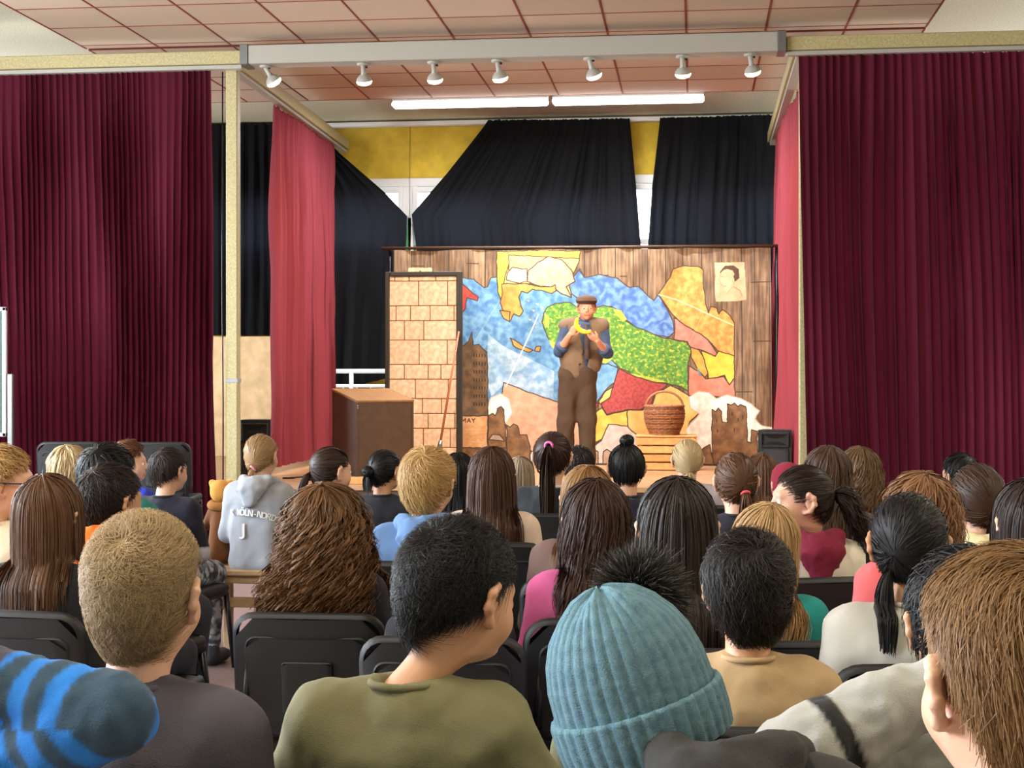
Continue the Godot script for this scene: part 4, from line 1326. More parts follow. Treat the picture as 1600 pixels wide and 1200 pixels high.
# pose: elbow and wrist of each side (L is -x), hand curl, cell size of the clothes
func make_pose(o: Dictionary) -> Dictionary:
	var h: float = o.get("cell", 0.014)
	var el := [o.get("eL", Vector3(-0.185, 0.635, -0.02)), o.get("eR", Vector3(0.185, 0.635, -0.02))]
	var wr := [o.get("wL", Vector3(-0.075, 0.575, -0.235)), o.get("wR", Vector3(0.075, 0.575, -0.235))]
	var bag: float = o.get("bag", 0.0)
	var T := []
	for s in [-1, 1]:
		T.append(pr(Vector3(s * 0.064, 0.495, 0.0), Vector3(s * 0.068, 0.79, -0.012), 0.084, 0.078, 0.05))
		T.append(pr(Vector3(s * 0.02, 0.80, 0.005), Vector3(s * 0.128, 0.842, -0.008), 0.06, 0.046, 0.05))
		T.append(pr(Vector3(0, 0.872, 0.004), Vector3(s * 0.105, 0.862, -0.004), 0.036, 0.034, 0.03))
	T.append(pr(Vector3(0, 0.60, -0.03), Vector3(0, 0.76, -0.03), 0.085, 0.075, 0.05))
	T.append(pr(Vector3(0, 0.82, 0.008), Vector3(0, 0.858, 0.010), 0.072, 0.058, 0.04))
	var arms := []
	for i in 2:
		var s := -1 if i == 0 else 1
		arms.append(pr(Vector3(s * 0.135, 0.838, -0.008), el[i], 0.043 + bag * 0.4, 0.036 + bag, 0.035))
		arms.append(pr(el[i], el[i].lerp(wr[i], 0.94), 0.036 + bag, 0.027 + bag * 0.5, 0.015))
	var legs := []
	for s in [-1, 1]:
		legs.append(pr(Vector3(s * 0.06, 0.505, -0.01), Vector3(s * 0.09, 0.49, -0.36), 0.082, 0.052, 0.03))
		legs.append(pr(Vector3(s * 0.09, 0.485, -0.36), Vector3(s * 0.09, 0.12, -0.34), 0.05, 0.036, 0.02))
	legs.append(pr(Vector3(0, 0.505, 0.005), Vector3(0, 0.51, -0.02), 0.07, -1, 0.04, Vector3(0.72, 1, 1.05)))
	var r := {}
	var hole := [pr(Vector3(0, 0.945, 0.012), Vector3(0, 1.2, -0.03), 0.054, 0.075, 0.010, Vector3.ONE, true)]
	fold_noise.seed = o.get("seed", 2)
	fold_noise.frequency = 1.0
	fold_noise.fractal_octaves = 1
	var TT := T + arms + hole
	r.top = net(TT, h, 0.012, o.get("folds", 0.006), o.get("ff", 11.0))
	r.pants = net(legs, 0.02, 0.010, 0.004)
	var shoes := []
	for s in [-1, 1]:
		shoes.append(pr(Vector3(s * 0.09, 0.045, -0.31), Vector3(s * 0.095, 0.04, -0.46), 0.042, 0.038, 0.02))
		shoes.append(pr(Vector3(s * 0.09, 0.05, -0.33), Vector3(s * 0.09, 0.11, -0.335), 0.04, 0.038, 0.02))
	r.shoes = net(shoes, 0.018)
	var skin := T + arms + legs
	var parts := [net(skin, 0.026, -0.016)]
	for i in 2:
		var s := -1.0 if i == 0 else 1.0
		var d: Vector3 = (wr[i] - el[i]).normalized()
		var fl: Vector3 = o.get("nL" if i == 0 else "nR", Vector3(0.0, 1, 0))
		var hp := hand_prims(wr[i], d, fl, -s, o.get("curl", 0.5), 0.92)
		hp.append(pr(wr[i] - d * 0.05, wr[i] + d * 0.01, 0.024, 0.021, 0.012))
		parts.append(net(hp, 0.0055))
	r.body = joined(parts)
	r.el = el
	r.wr = wr
	return r

var head_near: Array
var head_far: Array
var poses := {}
func make_figures():
	var hp := head_prims(HC)
	hp.append(pr(HC + Vector3(0, -0.05, 0.018), Vector3(0, 0.86, 0.012), 0.043, 0.05, 0.035))
	head_near = net(hp, 0.0038)
	head_far = net(hp, 0.0075)
	poses.lap = make_pose({"cell": 0.013, "seed": 2})
	poses.olive = make_pose({"cell": 0.009, "seed": 5, "folds": 0.007, "ff": 9.0, "bag": 0.008, "eR": Vector3(0.225, 0.645, -0.02), "wR": Vector3(0.25, 0.80, -0.16), "eL": Vector3(-0.21, 0.64, -0.02), "curl": 0.75, "nR": Vector3(0.5, 0.8, 0.3)})
	poses.broad = make_pose({"cell": 0.009, "seed": 8, "folds": 0.004, "ff": 8.0, "bag": 0.003})
	poses.akimbo = make_pose({"cell": 0.010, "seed": 12, "folds": 0.005, "eL": Vector3(-0.33, 0.70, 0.02), "wL": Vector3(-0.14, 0.58, -0.2)})
	poses.left_up = make_pose({"cell": 0.0062, "seed": 15, "folds": 0.010, "ff": 11.0, "bag": 0.016, "eL": Vector3(-0.275, 0.885, 0.14), "wL": Vector3(-0.075, 0.975, 0.105), "nL": Vector3(0, 0.3, 1)})
	poses.right_up = make_pose({"cell": 0.0062, "seed": 19, "folds": 0.008, "ff": 11.0, "bag": 0.006, "eR": Vector3(0.335, 0.945, 0.02), "wR": Vector3(0.125, 0.995, -0.01), "nR": Vector3(1, 0.3, 0)})

func turned_body(pose: Dictionary, near: bool, rot: Basis, sink: Vector3) -> ArrayMesh:
	var src: Array = head_near if near else head_far
	var V: PackedVector3Array = src[0].duplicate()
	var C := PackedColorArray()
	C.resize(V.size() + pose.body[0].size())
	C.fill(Color.WHITE)
	for i in V.size():
		var p := V[i]
		var q := p - HC
		if q.z < -0.078 and q.y < -0.052 and q.y > -0.077 and absf(q.x) < 0.024: C[i] = Color(0.78, 0.5, 0.48)
		var w := smoothstep(0.885, 0.96, p.y)
		if w > 0.0: V[i] = p.lerp(PIVOT + rot * (p - PIVOT) + sink, w)
	var o := V.size()
	V.append_array(pose.body[0])
	var I: PackedInt32Array = src[1].duplicate()
	var J: PackedInt32Array = pose.body[1].duplicate()
	for i in J.size(): J[i] += o
	I.append_array(J)
	return indexed(V, I, C)

# ------------------------------------------------------------------ hair
const SC := Vector3(0, 1.063, -0.018)
const RS := Vector3(0.0755, 0.0855, 0.0925)
const LINE := [[0, -0.066], [35, -0.063], [60, -0.050], [78, -0.018], [92, 0.014], [105, 0.002], [118, 0.016], [135, 0.046], [160, 0.06], [181, 0.06]]
func hairline(az: float) -> float:
	var d := absf(rad_to_deg(az))
	for i in LINE.size() - 1:
		if d <= LINE[i + 1][0]: return lerpf(LINE[i][1], LINE[i + 1][1], (d - LINE[i][0]) / (LINE[i + 1][0] - LINE[i][0]))
	return 0.06
func skull(n: Vector3, up := 0.0) -> Vector3:
	var r := RS
	if n.y < 0.0: r.y = 0.135
	return SC + n * r + n * up
func has_hair(n: Vector3, nape: float) -> bool:
	var p := skull(n) - HC
	var hl := hairline(atan2(p.x, p.z))
	if hl < -0.03: hl += nape
	return p.y > hl

class Ribbons:
	var V := PackedVector3Array()
	var N := PackedVector3Array()
	var C := PackedColorArray()
	var I := PackedInt32Array()
	func add(P: Array, w0: float, w1: float, out: Vector3, c: Color, tilt: float):
		var o := V.size()
		var n := P.size()
		for i in n:
			var d: Vector3 = (P[mini(i + 1, n - 1)] - P[maxi(i - 1, 0)]).normalized()
			var nn: Vector3 = (P[i] - out)
			nn = (nn - d * nn.dot(d)).normalized()
			var s := d.cross(nn)
			nn = (nn + s * tilt).normalized()
			s = d.cross(nn)
			var w := lerpf(w0, w1, float(i) / (n - 1)) * 0.5
			V.append(P[i] - s * w); V.append(P[i] + s * w)
			N.append((nn - s * 0.45).normalized()); N.append((nn + s * 0.45).normalized())
			C.append(c); C.append(c)
			if i:
				var q := o + i * 2
				I.append_array([q - 2, q + 1, q - 1, q - 2, q, q + 1])
	func mesh() -> ArrayMesh:
		var arr := []
		arr.resize(Mesh.ARRAY_MAX)
		arr[Mesh.ARRAY_VERTEX] = V
		arr[Mesh.ARRAY_NORMAL] = N
		arr[Mesh.ARRAY_COLOR] = C
		arr[Mesh.ARRAY_INDEX] = I
		var me := ArrayMesh.new()
		me.add_surface_from_arrays(Mesh.PRIMITIVE_TRIANGLES, arr)
		return me

# style keys: crown (direction the hair fans out from), thick, len, n (strands), w (width), fall (hangs), curl, lift, tail...
func make_hair(o: Dictionary, sd: int) -> Array:
	var r := RandomNumberGenerator.new()
	r.seed = sd
	var C: Vector3 = o.get("crown", Vector3(0.12, 0.8, 0.6)).normalized()
	var e1 := C.cross(Vector3(0, 0.3, -1)).normalized()
	var e2 := C.cross(e1)
	var thick: float = o.get("thick", 0.012)
	var nape: float = o.get("nape", 0.0)
	var nphi := 40
	var ends := PackedFloat32Array()
	for i in nphi:
		var ph := TAU * i / nphi
		var a := 0.1
		while a < 3.0 and has_hair(C * cos(a) + (e1 * cos(ph) + e2 * sin(ph)) * sin(a), nape): a += 0.05
		ends.append(a)
	# scalp cap
	var V := PackedVector3Array()
	var I := PackedInt32Array()
	var na := 16
	var base_c := Color.WHITE
	var CC := PackedColorArray()
	for j in na + 1:
		for i in nphi:
			var ph := TAU * i / nphi
			var t := float(j) / na
			var a := ends[i] * t
			var n := (C * cos(a) + (e1 * cos(ph) + e2 * sin(ph)) * sin(a)).normalized()
			V.append(skull(n, thick * (1.0 - pow(t, 6.0)) * 0.55 + 0.0015 - 0.006 * smoothstep(0.9, 1.0, t)))
			CC.append(Color(0.75, 0.75, 0.75))
	for j in na:
		for i in nphi:
			var q := j * nphi + i
			var q2 := j * nphi + (i + 1) % nphi
			I.append_array([q, q2, q2 + nphi, q, q2 + nphi, q + nphi])
	var cap := indexed(V, I, CC)
	var R := Ribbons.new()
	var N: int = o.get("n", 800)
	var L: float = o.get("len", 0.05)
	var W: float = o.get("w", 0.003)
	var fall: float = o.get("fall", 0.0)
	var curl: float = o.get("curl", 0.0)
	var lift: float = o.get("lift", 0.004)
	var swirl: float = o.get("swirl", 0.25)
	var vary: float = o.get("vary", 0.25)
	var seg: int = o.get("seg", 4)
	var messy: float = o.get("messy", 0.15)
	var crest: float = o.get("crest", 0.0)
	var alt: Color = o.get("alt", Color.WHITE)      # colour of the lighter strands, relative to the main one
	for k in N:
		var ph := r.randf() * TAU
		var en := ends[int(ph / TAU * nphi) % nphi]
		var a := en * sqrt(r.randf()) * 0.995
		if fall > 0.0 and k % 3 == 0: a = en * r.randf() * 0.6
		var tone := 1.0 + vary * r.randf_range(-1.0, 1.0)
		var col := Color(tone, tone, tone) * (alt if r.randf() < 0.3 else Color.WHITE)
		var ln := L * r.randf_range(0.75, 1.1)
		var m := seg
		var wide := W
		if fall > 0.0:
			m = seg + 6
			ln = fall * r.randf_range(0.82, 1.04)
			if k % 7 == 0: wide = W * 3.5
		var st := ln / m
		var h0 := thick * r.randf_range(0.55, 1.0)
		if k % 7 == 0 and fall > 0.0: h0 = thick * 0.5
		var P := []
		var dph := r.randfn(0.0, messy)
		var phase := r.randf() * TAU
		var falling := false
		var p := Vector3.ZERO
		var dir := Vector3.ZERO
		var edge := clampf((en - a) / 0.25, 0.25, 1.0)
		for i in m + 1:
			var t := float(i) / m
			if not falling:
				var q := ph + swirl * a + dph * t
				var n := (C * cos(a) + (e1 * cos(q) + e2 * sin(q)) * sin(a)).normalized()
				var np := skull(n, (h0 + lift * t + absf(curl) * 0.5 * t) * lerpf(edge, 1.0, t) * (1.0 + crest * maxf(0.0, n.y)))
				if i: dir = (np - p).normalized()
				p = np
				a += st / 0.086
				if fall > 0.0 and (n.y < 0.12 or (a > en and n.z < 0.0)) and i > 0: falling = true
				elif a > en + o.get("over", 0.12) and fall <= 0.0 and i > 0:
					P.append(p)
					break
			else:
				dir = (dir + Vector3(0, -0.9, 0.0) + Vector3(r.randfn(0, messy * 0.25), 0, r.randfn(0, messy * 0.25))).normalized()
				p += dir * st
				# rest on neck, shoulders and back
				if p.y < 0.96:
					var tb := smoothstep(0.96, 0.84, p.y)
					var ex := lerpf(0.066, 0.195, tb)
					var ez := lerpf(0.066, 0.116, tb) + 0.006 * sin(phase)
					var gx := p.x / ex
					var gz := (p.z + 0.004) / ez
					var gq := sqrt(gx * gx + gz * gz)
					if gq < 1.0 and gq > 0.02:
						p.x = lerpf(p.x, p.x / gq, 0.5)
						var room := maxf(0.04, 1.0 - pow(minf(absf(p.x) / ex, 0.98), 2))
						p.z = signf(gz + 0.1) * ez * sqrt(room)
				var hq := (p - HC) / Vector3(0.078, 0.11, 0.10)
				if hq.length() < 1.0: p = HC + hq.normalized() * Vector3(0.078, 0.11, 0.10)
			var pp := p
			if curl > 0.0 and t > 0.1:
				var sdv := dir.cross(Vector3(0.3, 0.2, 1)).normalized()
				var am := curl * smoothstep(0.1, 0.5, t)
				pp += sdv * sin(phase + t * ln * o.get("freq", 70.0)) * am + sdv.cross(dir) * cos(phase + t * ln * o.get("freq", 70.0)) * am
				pp += (p - Vector3(0, p.y, -0.01)).normalized() * o.get("puff", 0.0) * t
			P.append(pp)
		if P.size() > 1: R.add(P, wide, wide * o.get("tip", 0.35), SC if fall <= 0.0 else Vector3(0, 1.0, -0.03), col, r.randfn(0, 0.5))
	# a tail or bun gathered at a tie
	if o.has("tail"):
		var T: Vector3 = o.tail                         # where it is tied, head coordinates from the head's middle
		var tie := HC + T
		var tl: float = o.get("tail_len", 0.25)
		var tw: float = o.get("tail_w", 0.03)
		var dirt: Vector3 = o.get("tail_dir", Vector3(0, -0.2, 1)).normalized()
		for k in int(o.get("tail_n", 300)):
			var ang := r.randf() * TAU
			var rr := sqrt(r.randf())
			var p := tie
			var d := dirt
			var P := [tie - dirt * 0.01]
			var sx := d.cross(Vector3.UP).normalized()
			var sy := sx.cross(d)
			var off := (sx * cos(ang) + sy * sin(ang)) * rr
			var m2 := 9
			var ln := tl * r.randf_range(0.75, 1.05)
			var phase := r.randf() * TAU
			for i in m2:
				var t := float(i + 1) / m2
				d = (d + Vector3(0, -o.get("tail_drop", 0.5), 0)).normalized()
				p += d * ln / m2
				if p.z < 0.10 and p.y < 0.90: p.z = lerpf(p.z, 0.125, 0.7)
				var q := p + off * tw * (0.35 + 0.75 * sin(minf(t * 1.35, 1.25) * PI * 0.62))
				if o.get("tail_curl", 0.0) > 0.0: q += Vector3(sin(phase + t * 14.0), cos(phase * 1.7 + t * 12.0), sin(phase * 2.0 + t * 15.0)) * o.tail_curl * t
				P.append(q)
			var tone := 1.0 + vary * r.randf_range(-1, 1)
			R.add(P, W * (3.0 if k % 6 == 0 else 1.3), W * 0.5, tie + dirt * 0.05 + Vector3(0, -0.05, 0), Color(tone, tone, tone), r.randfn(0, 0.4))
	if o.has("bun"):
		var b := HC + (o.bun as Vector3)
		var br: float = o.get("bun_r", 0.03)
		for k in 160:
			var ax := Vector3(r.randfn(), r.randfn(), r.randfn()).normalized()
			var st0 := ax.cross(Vector3(r.randfn(), r.randfn(), r.randfn())).normalized() * br * r.randf_range(0.75, 1.08)
			var P := []
			for i in 7: P.append(b + st0.rotated(ax, i * 0.33) * Vector3(1, 0.85, 1))
			var tone := 1.0 + vary * r.randf_range(-1, 1)
			R.add(P, W * 2.2, W, b, Color(tone, tone, tone), r.randfn(0, 0.3))
	return [cap, R.mesh()]

# ------------------------------------------------------------------ chairs, benches
var chair0 = null
func make_chair():
	var c = base("audience_chair")
	var t := Transform3D(Basis(Vector3.RIGHT, 0.14), Vector3(0, 0.625, 0.175))
	var st := smooth_st()
	panel(st, 0.45, 0.37, 0.07, 0.034, 0.014, -0.02, t)
	var back = build(st, "backrest", M.black_plastic, c)
	var p1 := smooth_st()
	panel(p1, 0.37, 0.27, 0.035, 0.012, 0.005, -0.014, t * Transform3D(Basis(), Vector3(0, -0.015, 0.017)))
	build(p1, "rear_panel", M.black_panel, back)
	var p2 := smooth_st()
	panel(p2, 0.15, 0.16, 0.012, 0.010, 0.004, -0.003, t * Transform3D(Basis(), Vector3(0, -0.03, 0.026)))
	build(p2, "grip_panel", M.black_plastic, back)
	var s := smooth_st()
	panel(s, 0.45, 0.43, 0.06, 0.05, 0.02, 0.012, Transform3D(Basis(Vector3.RIGHT, -PI / 2), Vector3(0, 0.405, -0.085)))
	build(s, "seat", M.black_plastic, c)
	for x in [-1, 1]:
		for q in [[Vector3(x * 0.205, 0.385, -0.26), Vector3(x * 0.225, 0.0, -0.31)], [Vector3(x * 0.205, 0.385, 0.08), Vector3(x * 0.225, 0.0, 0.23)]]:
			var l := smooth_st()
			tube(l, [q[0], q[1]], [0.015, 0.012], 8)
			build(l, "leg", M.black_metal, c)
		var f := smooth_st()
		tube(f, [Vector3(x * 0.205, 0.388, -0.27), Vector3(x * 0.205, 0.388, 0.10), Vector3(x * 0.19, 0.46, 0.165), Vector3(x * 0.175, 0.70, 0.175)], 0.013, 8)
		build(f, "side_frame", M.black_metal, c)
	return c

func place_chair(at_: Vector3, turn: float, label: String, group := "black audience chairs", k := 1.0):
	var c
	if chair0 == null:
		chair0 = make_chair()
		c = chair0
	else:
		c = chair0.duplicate()
		c.name = numbered("audience_chair")
		add_child(c)
	c.position = at_
	c.rotation.y = turn
	c.scale = Vector3.ONE * k
	tag(c, label, "chair", group)
	return c

func bench(a: Vector3, length: float, turn: float, h: float, label: String):
	var b = base("wooden_bench", a, turn)
	tag(b, label, "bench")
	for k in 3: node("seat_board", box_mesh(Vector3(length, 0.03, 0.105), 0.006), M.bench_wood, b).position = Vector3(length / 2, h - 0.015, -0.11 + k * 0.11)
	node("apron", box_mesh(Vector3(length - 0.05, 0.04, 0.02), 0.004), M.bench_wood, b).position = Vector3(length / 2, h - 0.05, 0.13)
	for x in [0.11, length - 0.11]:
		for z in [-0.12, 0.12]: node("leg", box_mesh(Vector3(0.045, h - 0.03, 0.04), 0.005), M.bench_wood, b).position = Vector3(x, (h - 0.03) / 2, z)
		node("cross_bar", box_mesh(Vector3(0.03, 0.05, 0.2), 0.004), M.bench_wood, b).position = Vector3(x, 0.25, 0)
	node("stretcher", box_mesh(Vector3(length - 0.2, 0.05, 0.03), 0.004), M.bench_wood, b).position = Vector3(length / 2, 0.28, 0.1)

# ------------------------------------------------------------------ one seated child
var hair_mats := {}
func hair_mat(c: Color) -> StandardMaterial3D:
	if not hair_mats.has(c): hair_mats[c] = mat(c, 0.5, {"vc": true, "spec": 0.35})
	return hair_mats[c]
func cloth(c: Color, o := {}) -> StandardMaterial3D:
	var d := {"nrm": M.weave, "ns": 0.35, "scale": 7.0, "rim": 0.12}
	d.merge(o, true)
	return mat(c, 0.92, d)

func pose_mesh(pose: String, part: String) -> ArrayMesh:
	var p: Dictionary = poses[pose]
	if not p.has(part + "_mesh"): p[part + "_mesh"] = indexed(p[part][0], p[part][1])
	return p[part + "_mesh"]

var hood_mesh: ArrayMesh
func get_hood() -> ArrayMesh:
	if hood_mesh == null:
		var P := []
		var pts := [Vector3(-0.060, 0.885, -0.075), Vector3(-0.082, 0.905, -0.02), Vector3(-0.066, 0.918, 0.045), Vector3(0, 0.905, 0.085), Vector3(0.066, 0.918, 0.045), Vector3(0.082, 0.905, -0.02), Vector3(0.060, 0.885, -0.075)]
		for i in 6: P.append(pr(pts[i], pts[i + 1], 0.026, -1, 0.02))
		P.append(pr(Vector3(0, 0.87, 0.10), Vector3(0, 0.81, 0.108), 0.062, 0.03, 0.04, Vector3(0.72, 1, 1.5)))
		P.append(pr(Vector3(0, 0.955, 0.01), Vector3(0, 1.1, 0.0), 0.05, 0.06, 0.01, Vector3.ONE, true))
		fold_noise.seed = 33
		var n := net(P, 0.009, 0.0, 0.006, 14.0)
		hood_mesh = indexed(n[0], n[1])
	return hood_mesh

func torus(st, c: Vector3, R: Vector2, r: float, t := Basis(), n := 28, m := 8):
	var pts := []
	for i in n + 1:
		var a := TAU * i / n
		pts.append(c + t * Vector3(cos(a) * R.x, 0, sin(a) * R.y))
	tube(st, pts, r, m, false)

const TOWARDS := Vector3(-1.2, 0, -15.0)
func person(o: Dictionary):
	var s: float = o.s
	var top := ats(o.px, o.top, s)
	var thick: float = o.hair.get("thick", 0.012) if o.has("hair") else 0.05
	var sink: Vector3 = o.get("sink", Vector3.ZERO)
	var k: float = top.y / (1.1485 + thick + sink.y)
	var root := Vector3(top.x, 0, top.z)
	var turn: float = atan2(-(TOWARDS.x - root.x), -(TOWARDS.z - root.z)) + deg_to_rad(o.get("turn", 0.0))
	root -= Basis(Vector3.UP, turn) * Vector3(o.get("dx", 0.0), 0, -0.02) * k
	var p = base("person", root, turn)
	p.scale = Vector3.ONE * k
	tag(p, o.label, "person", "seated audience")
	var pn: String = o.get("pose", "lap")
	var pose: Dictionary = poses[pn]
	var near: bool = s > 430
	var rot := Basis(Vector3.UP, deg_to_rad(o.get("hy", 0.0))) * Basis(Vector3.RIGHT, deg_to_rad(o.get("hp", 0.0))) * Basis(Vector3.BACK, deg_to_rad(o.get("hr", 0.0)))
	var ht := Transform3D(rot, PIVOT - rot * PIVOT + sink)
	node("body", turned_body(pose, near, rot, sink), mat(o.skin, 0.5, {"vc": true, "nrm": M.bump, "ns": 0.1, "scale": 12.0}), p)
	var tm: StandardMaterial3D = o.topmat if o.has("topmat") else cloth(o.shirt)
	var te = node(o.get("top_name", "sweater"), o.topmesh if o.has("topmesh") else pose_mesh(pn, "top"), tm, p)
	if o.get("hood", false): node("hood", get_hood(), o.hoodmat if o.has("hoodmat") else tm, te)
	elif not o.get("no_collar", false):
		var cs := smooth_st()
		torus(cs, Vector3(0, 0.914, 0.012), Vector2(0.052, 0.053), 0.0065, Basis(Vector3.RIGHT, 0.0), 30, 8)
		build(cs, "collar", cloth(o.collar) if o.has("collar") else tm, te)
	node("trousers", pose_mesh(pn, "pants"), o.pantsmat if o.has("pantsmat") else cloth(o.get("pants", rgb(36, 38, 46))), p)
	node("shoes", pose_mesh(pn, "shoes"), mat(o.get("shoe", rgb(50, 50, 56)), 0.6), p)
	if o.has("hair"):
		var hm := make_hair(o.hair, int(o.px * 7 + o.s))
		var m := hair_mat(o.hc)
		var hn = node("hair", hm[0], m, p)
		hn.transform = ht
		var sn = node("strands", hm[1], m, hn)
		sn.set_meta("kind", "stuff")
		if o.hair.has("tie"):
			var ts := smooth_st()
			var d: Vector3 = (o.hair.get("tail_dir", Vector3(0, -0.2, 1)) as Vector3).normalized()
			var q := Basis(Quaternion(Vector3.UP, d))
			torus(ts, HC + o.hair.tail + d * 0.004, Vector2(0.016, 0.016), 0.006, q, 14, 6)
			build(ts, "hair_tie", mat(o.hair.tie, 0.6), hn)
	if o.get("face", false):
		for sx in [-1, 1]:
			var es := smooth_st()
			lathe(es, [Vector2(0, 0.0126), Vector2(0.004, 0.012), Vector2(0.0065, 0.0108), Vector2(0.0105, 0.007), Vector2(0.0126, 0)], 14, Transform3D(Basis(Vector3.RIGHT, -PI / 2), HC + Vector3(sx * 0.030, -0.009, -0.0775)))
			var en = build(es, "eye", mat(rgb(228, 224, 218), 0.15), p)
			en.transform = ht
			var ir := smooth_st()
			lathe(ir, [Vector2(0, 0.0136), Vector2(0.003, 0.0134), Vector2(0.0055, 0.0126), Vector2(0.006, 0.0118)], 14, Transform3D(Basis(Vector3.RIGHT, -PI / 2), HC + Vector3(sx * 0.030, -0.009, -0.0775)))
			build(ir, "iris", mat(rgb(52, 32, 20), 0.1), en)
			var bs := smooth_st()
			tube(bs, [HC + Vector3(sx * 0.016, 0.012, -0.0865), HC + Vector3(sx * 0.030, 0.0165, -0.083), HC + Vector3(sx * 0.045, 0.012, -0.072)], [0.003, 0.0036, 0.0018], 6)
			var bn = build(bs, "eyebrow", hair_mat(o.hc), p)
			bn.transform = ht
	if o.get("glasses", false):
		var gs := smooth_st()
		for sx in [-1, 1]:
			torus(gs, HC + Vector3(sx * 0.032, -0.008, -0.098), Vector2(0.025, 0.019), 0.002, Basis(Vector3.RIGHT, PI / 2), 18, 6)
			tube(gs, [HC + Vector3(sx * 0.057, -0.004, -0.096), HC + Vector3(sx * 0.079, 0.0, -0.02), HC + Vector3(sx * 0.082, 0.004, 0.012)], 0.0025, 6)
		tube(gs, [HC + Vector3(-0.008, -0.004, -0.101), HC + Vector3(0.008, -0.004, -0.101)], 0.002, 6)
		var gn = build(gs, "glasses", mat(rgb(40, 50, 96), 0.3), p)
		gn.transform = ht
	if o.get("seat", "chair") == "chair":
		place_chair(root, turn, o.chair, "black audience chairs", clampf(k, 0.95, 1.05))
	return [p, ht, te, k]

func soft(c) -> Color: return rgb(c[0], c[1], c[2])

# colour the vertices of a sleeve by the distance along it
func banded(pose: String, side: int, base_c: Color, bands: Array) -> ArrayMesh:
	var P: Dictionary = poses[pose]
	var V: PackedVector3Array = P.top[0]
	var C := PackedColorArray()
	var el: Vector3 = P.el[side]
	var wr: Vector3 = P.wr[side]
	var sh := Vector3(0.135 * (1 if side else -1), 0.838, -0.008)
	for v in V:
		var c := base_c
		var d := (wr - el)
		var t := clampf((v - el).dot(d) / d.length_squared(), 0, 1)
		var d1 := (v - el - d * t).length()
		var e := el - sh
		var u := clampf((v - sh).dot(e) / e.length_squared(), 0, 1)
		var d2 := (v - sh - e * u).length()
		for b in bands:
			# [segment 0 upper / 1 lower, from, to, slant, colour]
			var x := u if b[0] == 0 else t
			if (b[0] == 0) == (d2 < d1) and minf(d1, d2) < 0.085:
				x += b[3] * ((v.z - el.z) + (v.y - el.y) * 0.5)
				c = c.lerp(b[4], smoothstep(b[1] - 0.015, b[1] + 0.015, x) * (1.0 - smoothstep(b[2] - 0.015, b[2] + 0.015, x)))
		C.append(c)
	return indexed(V, P.top[1], C)

func halved(pose: String, y: float, upper: Color, lower: Color) -> ArrayMesh:
	var P: Dictionary = poses[pose]
	var C := PackedColorArray()
	for v in (P.top[0] as PackedVector3Array): C.append(upper if v.y > y else lower)
	return indexed(P.top[0], P.top[1], C)

func camo() -> StandardMaterial3D:
	var t := noise_tex(0.03, false, 1.0, rgb(60, 66, 76), rgb(190, 194, 200), 128, 2)
	t.color_ramp.interpolation_mode = Gradient.GRADIENT_INTERPOLATE_CONSTANT
	t.color_ramp.offsets = PackedFloat32Array([0.0, 0.42, 0.6])
	t.color_ramp.colors = PackedColorArray([rgb(48, 54, 64), rgb(120, 128, 140), rgb(196, 200, 204)])
	return mat(Color.WHITE, 0.9, {"tex": t, "scale": 4.0})

func lin(c: Color) -> Color: return c.srgb_to_linear()

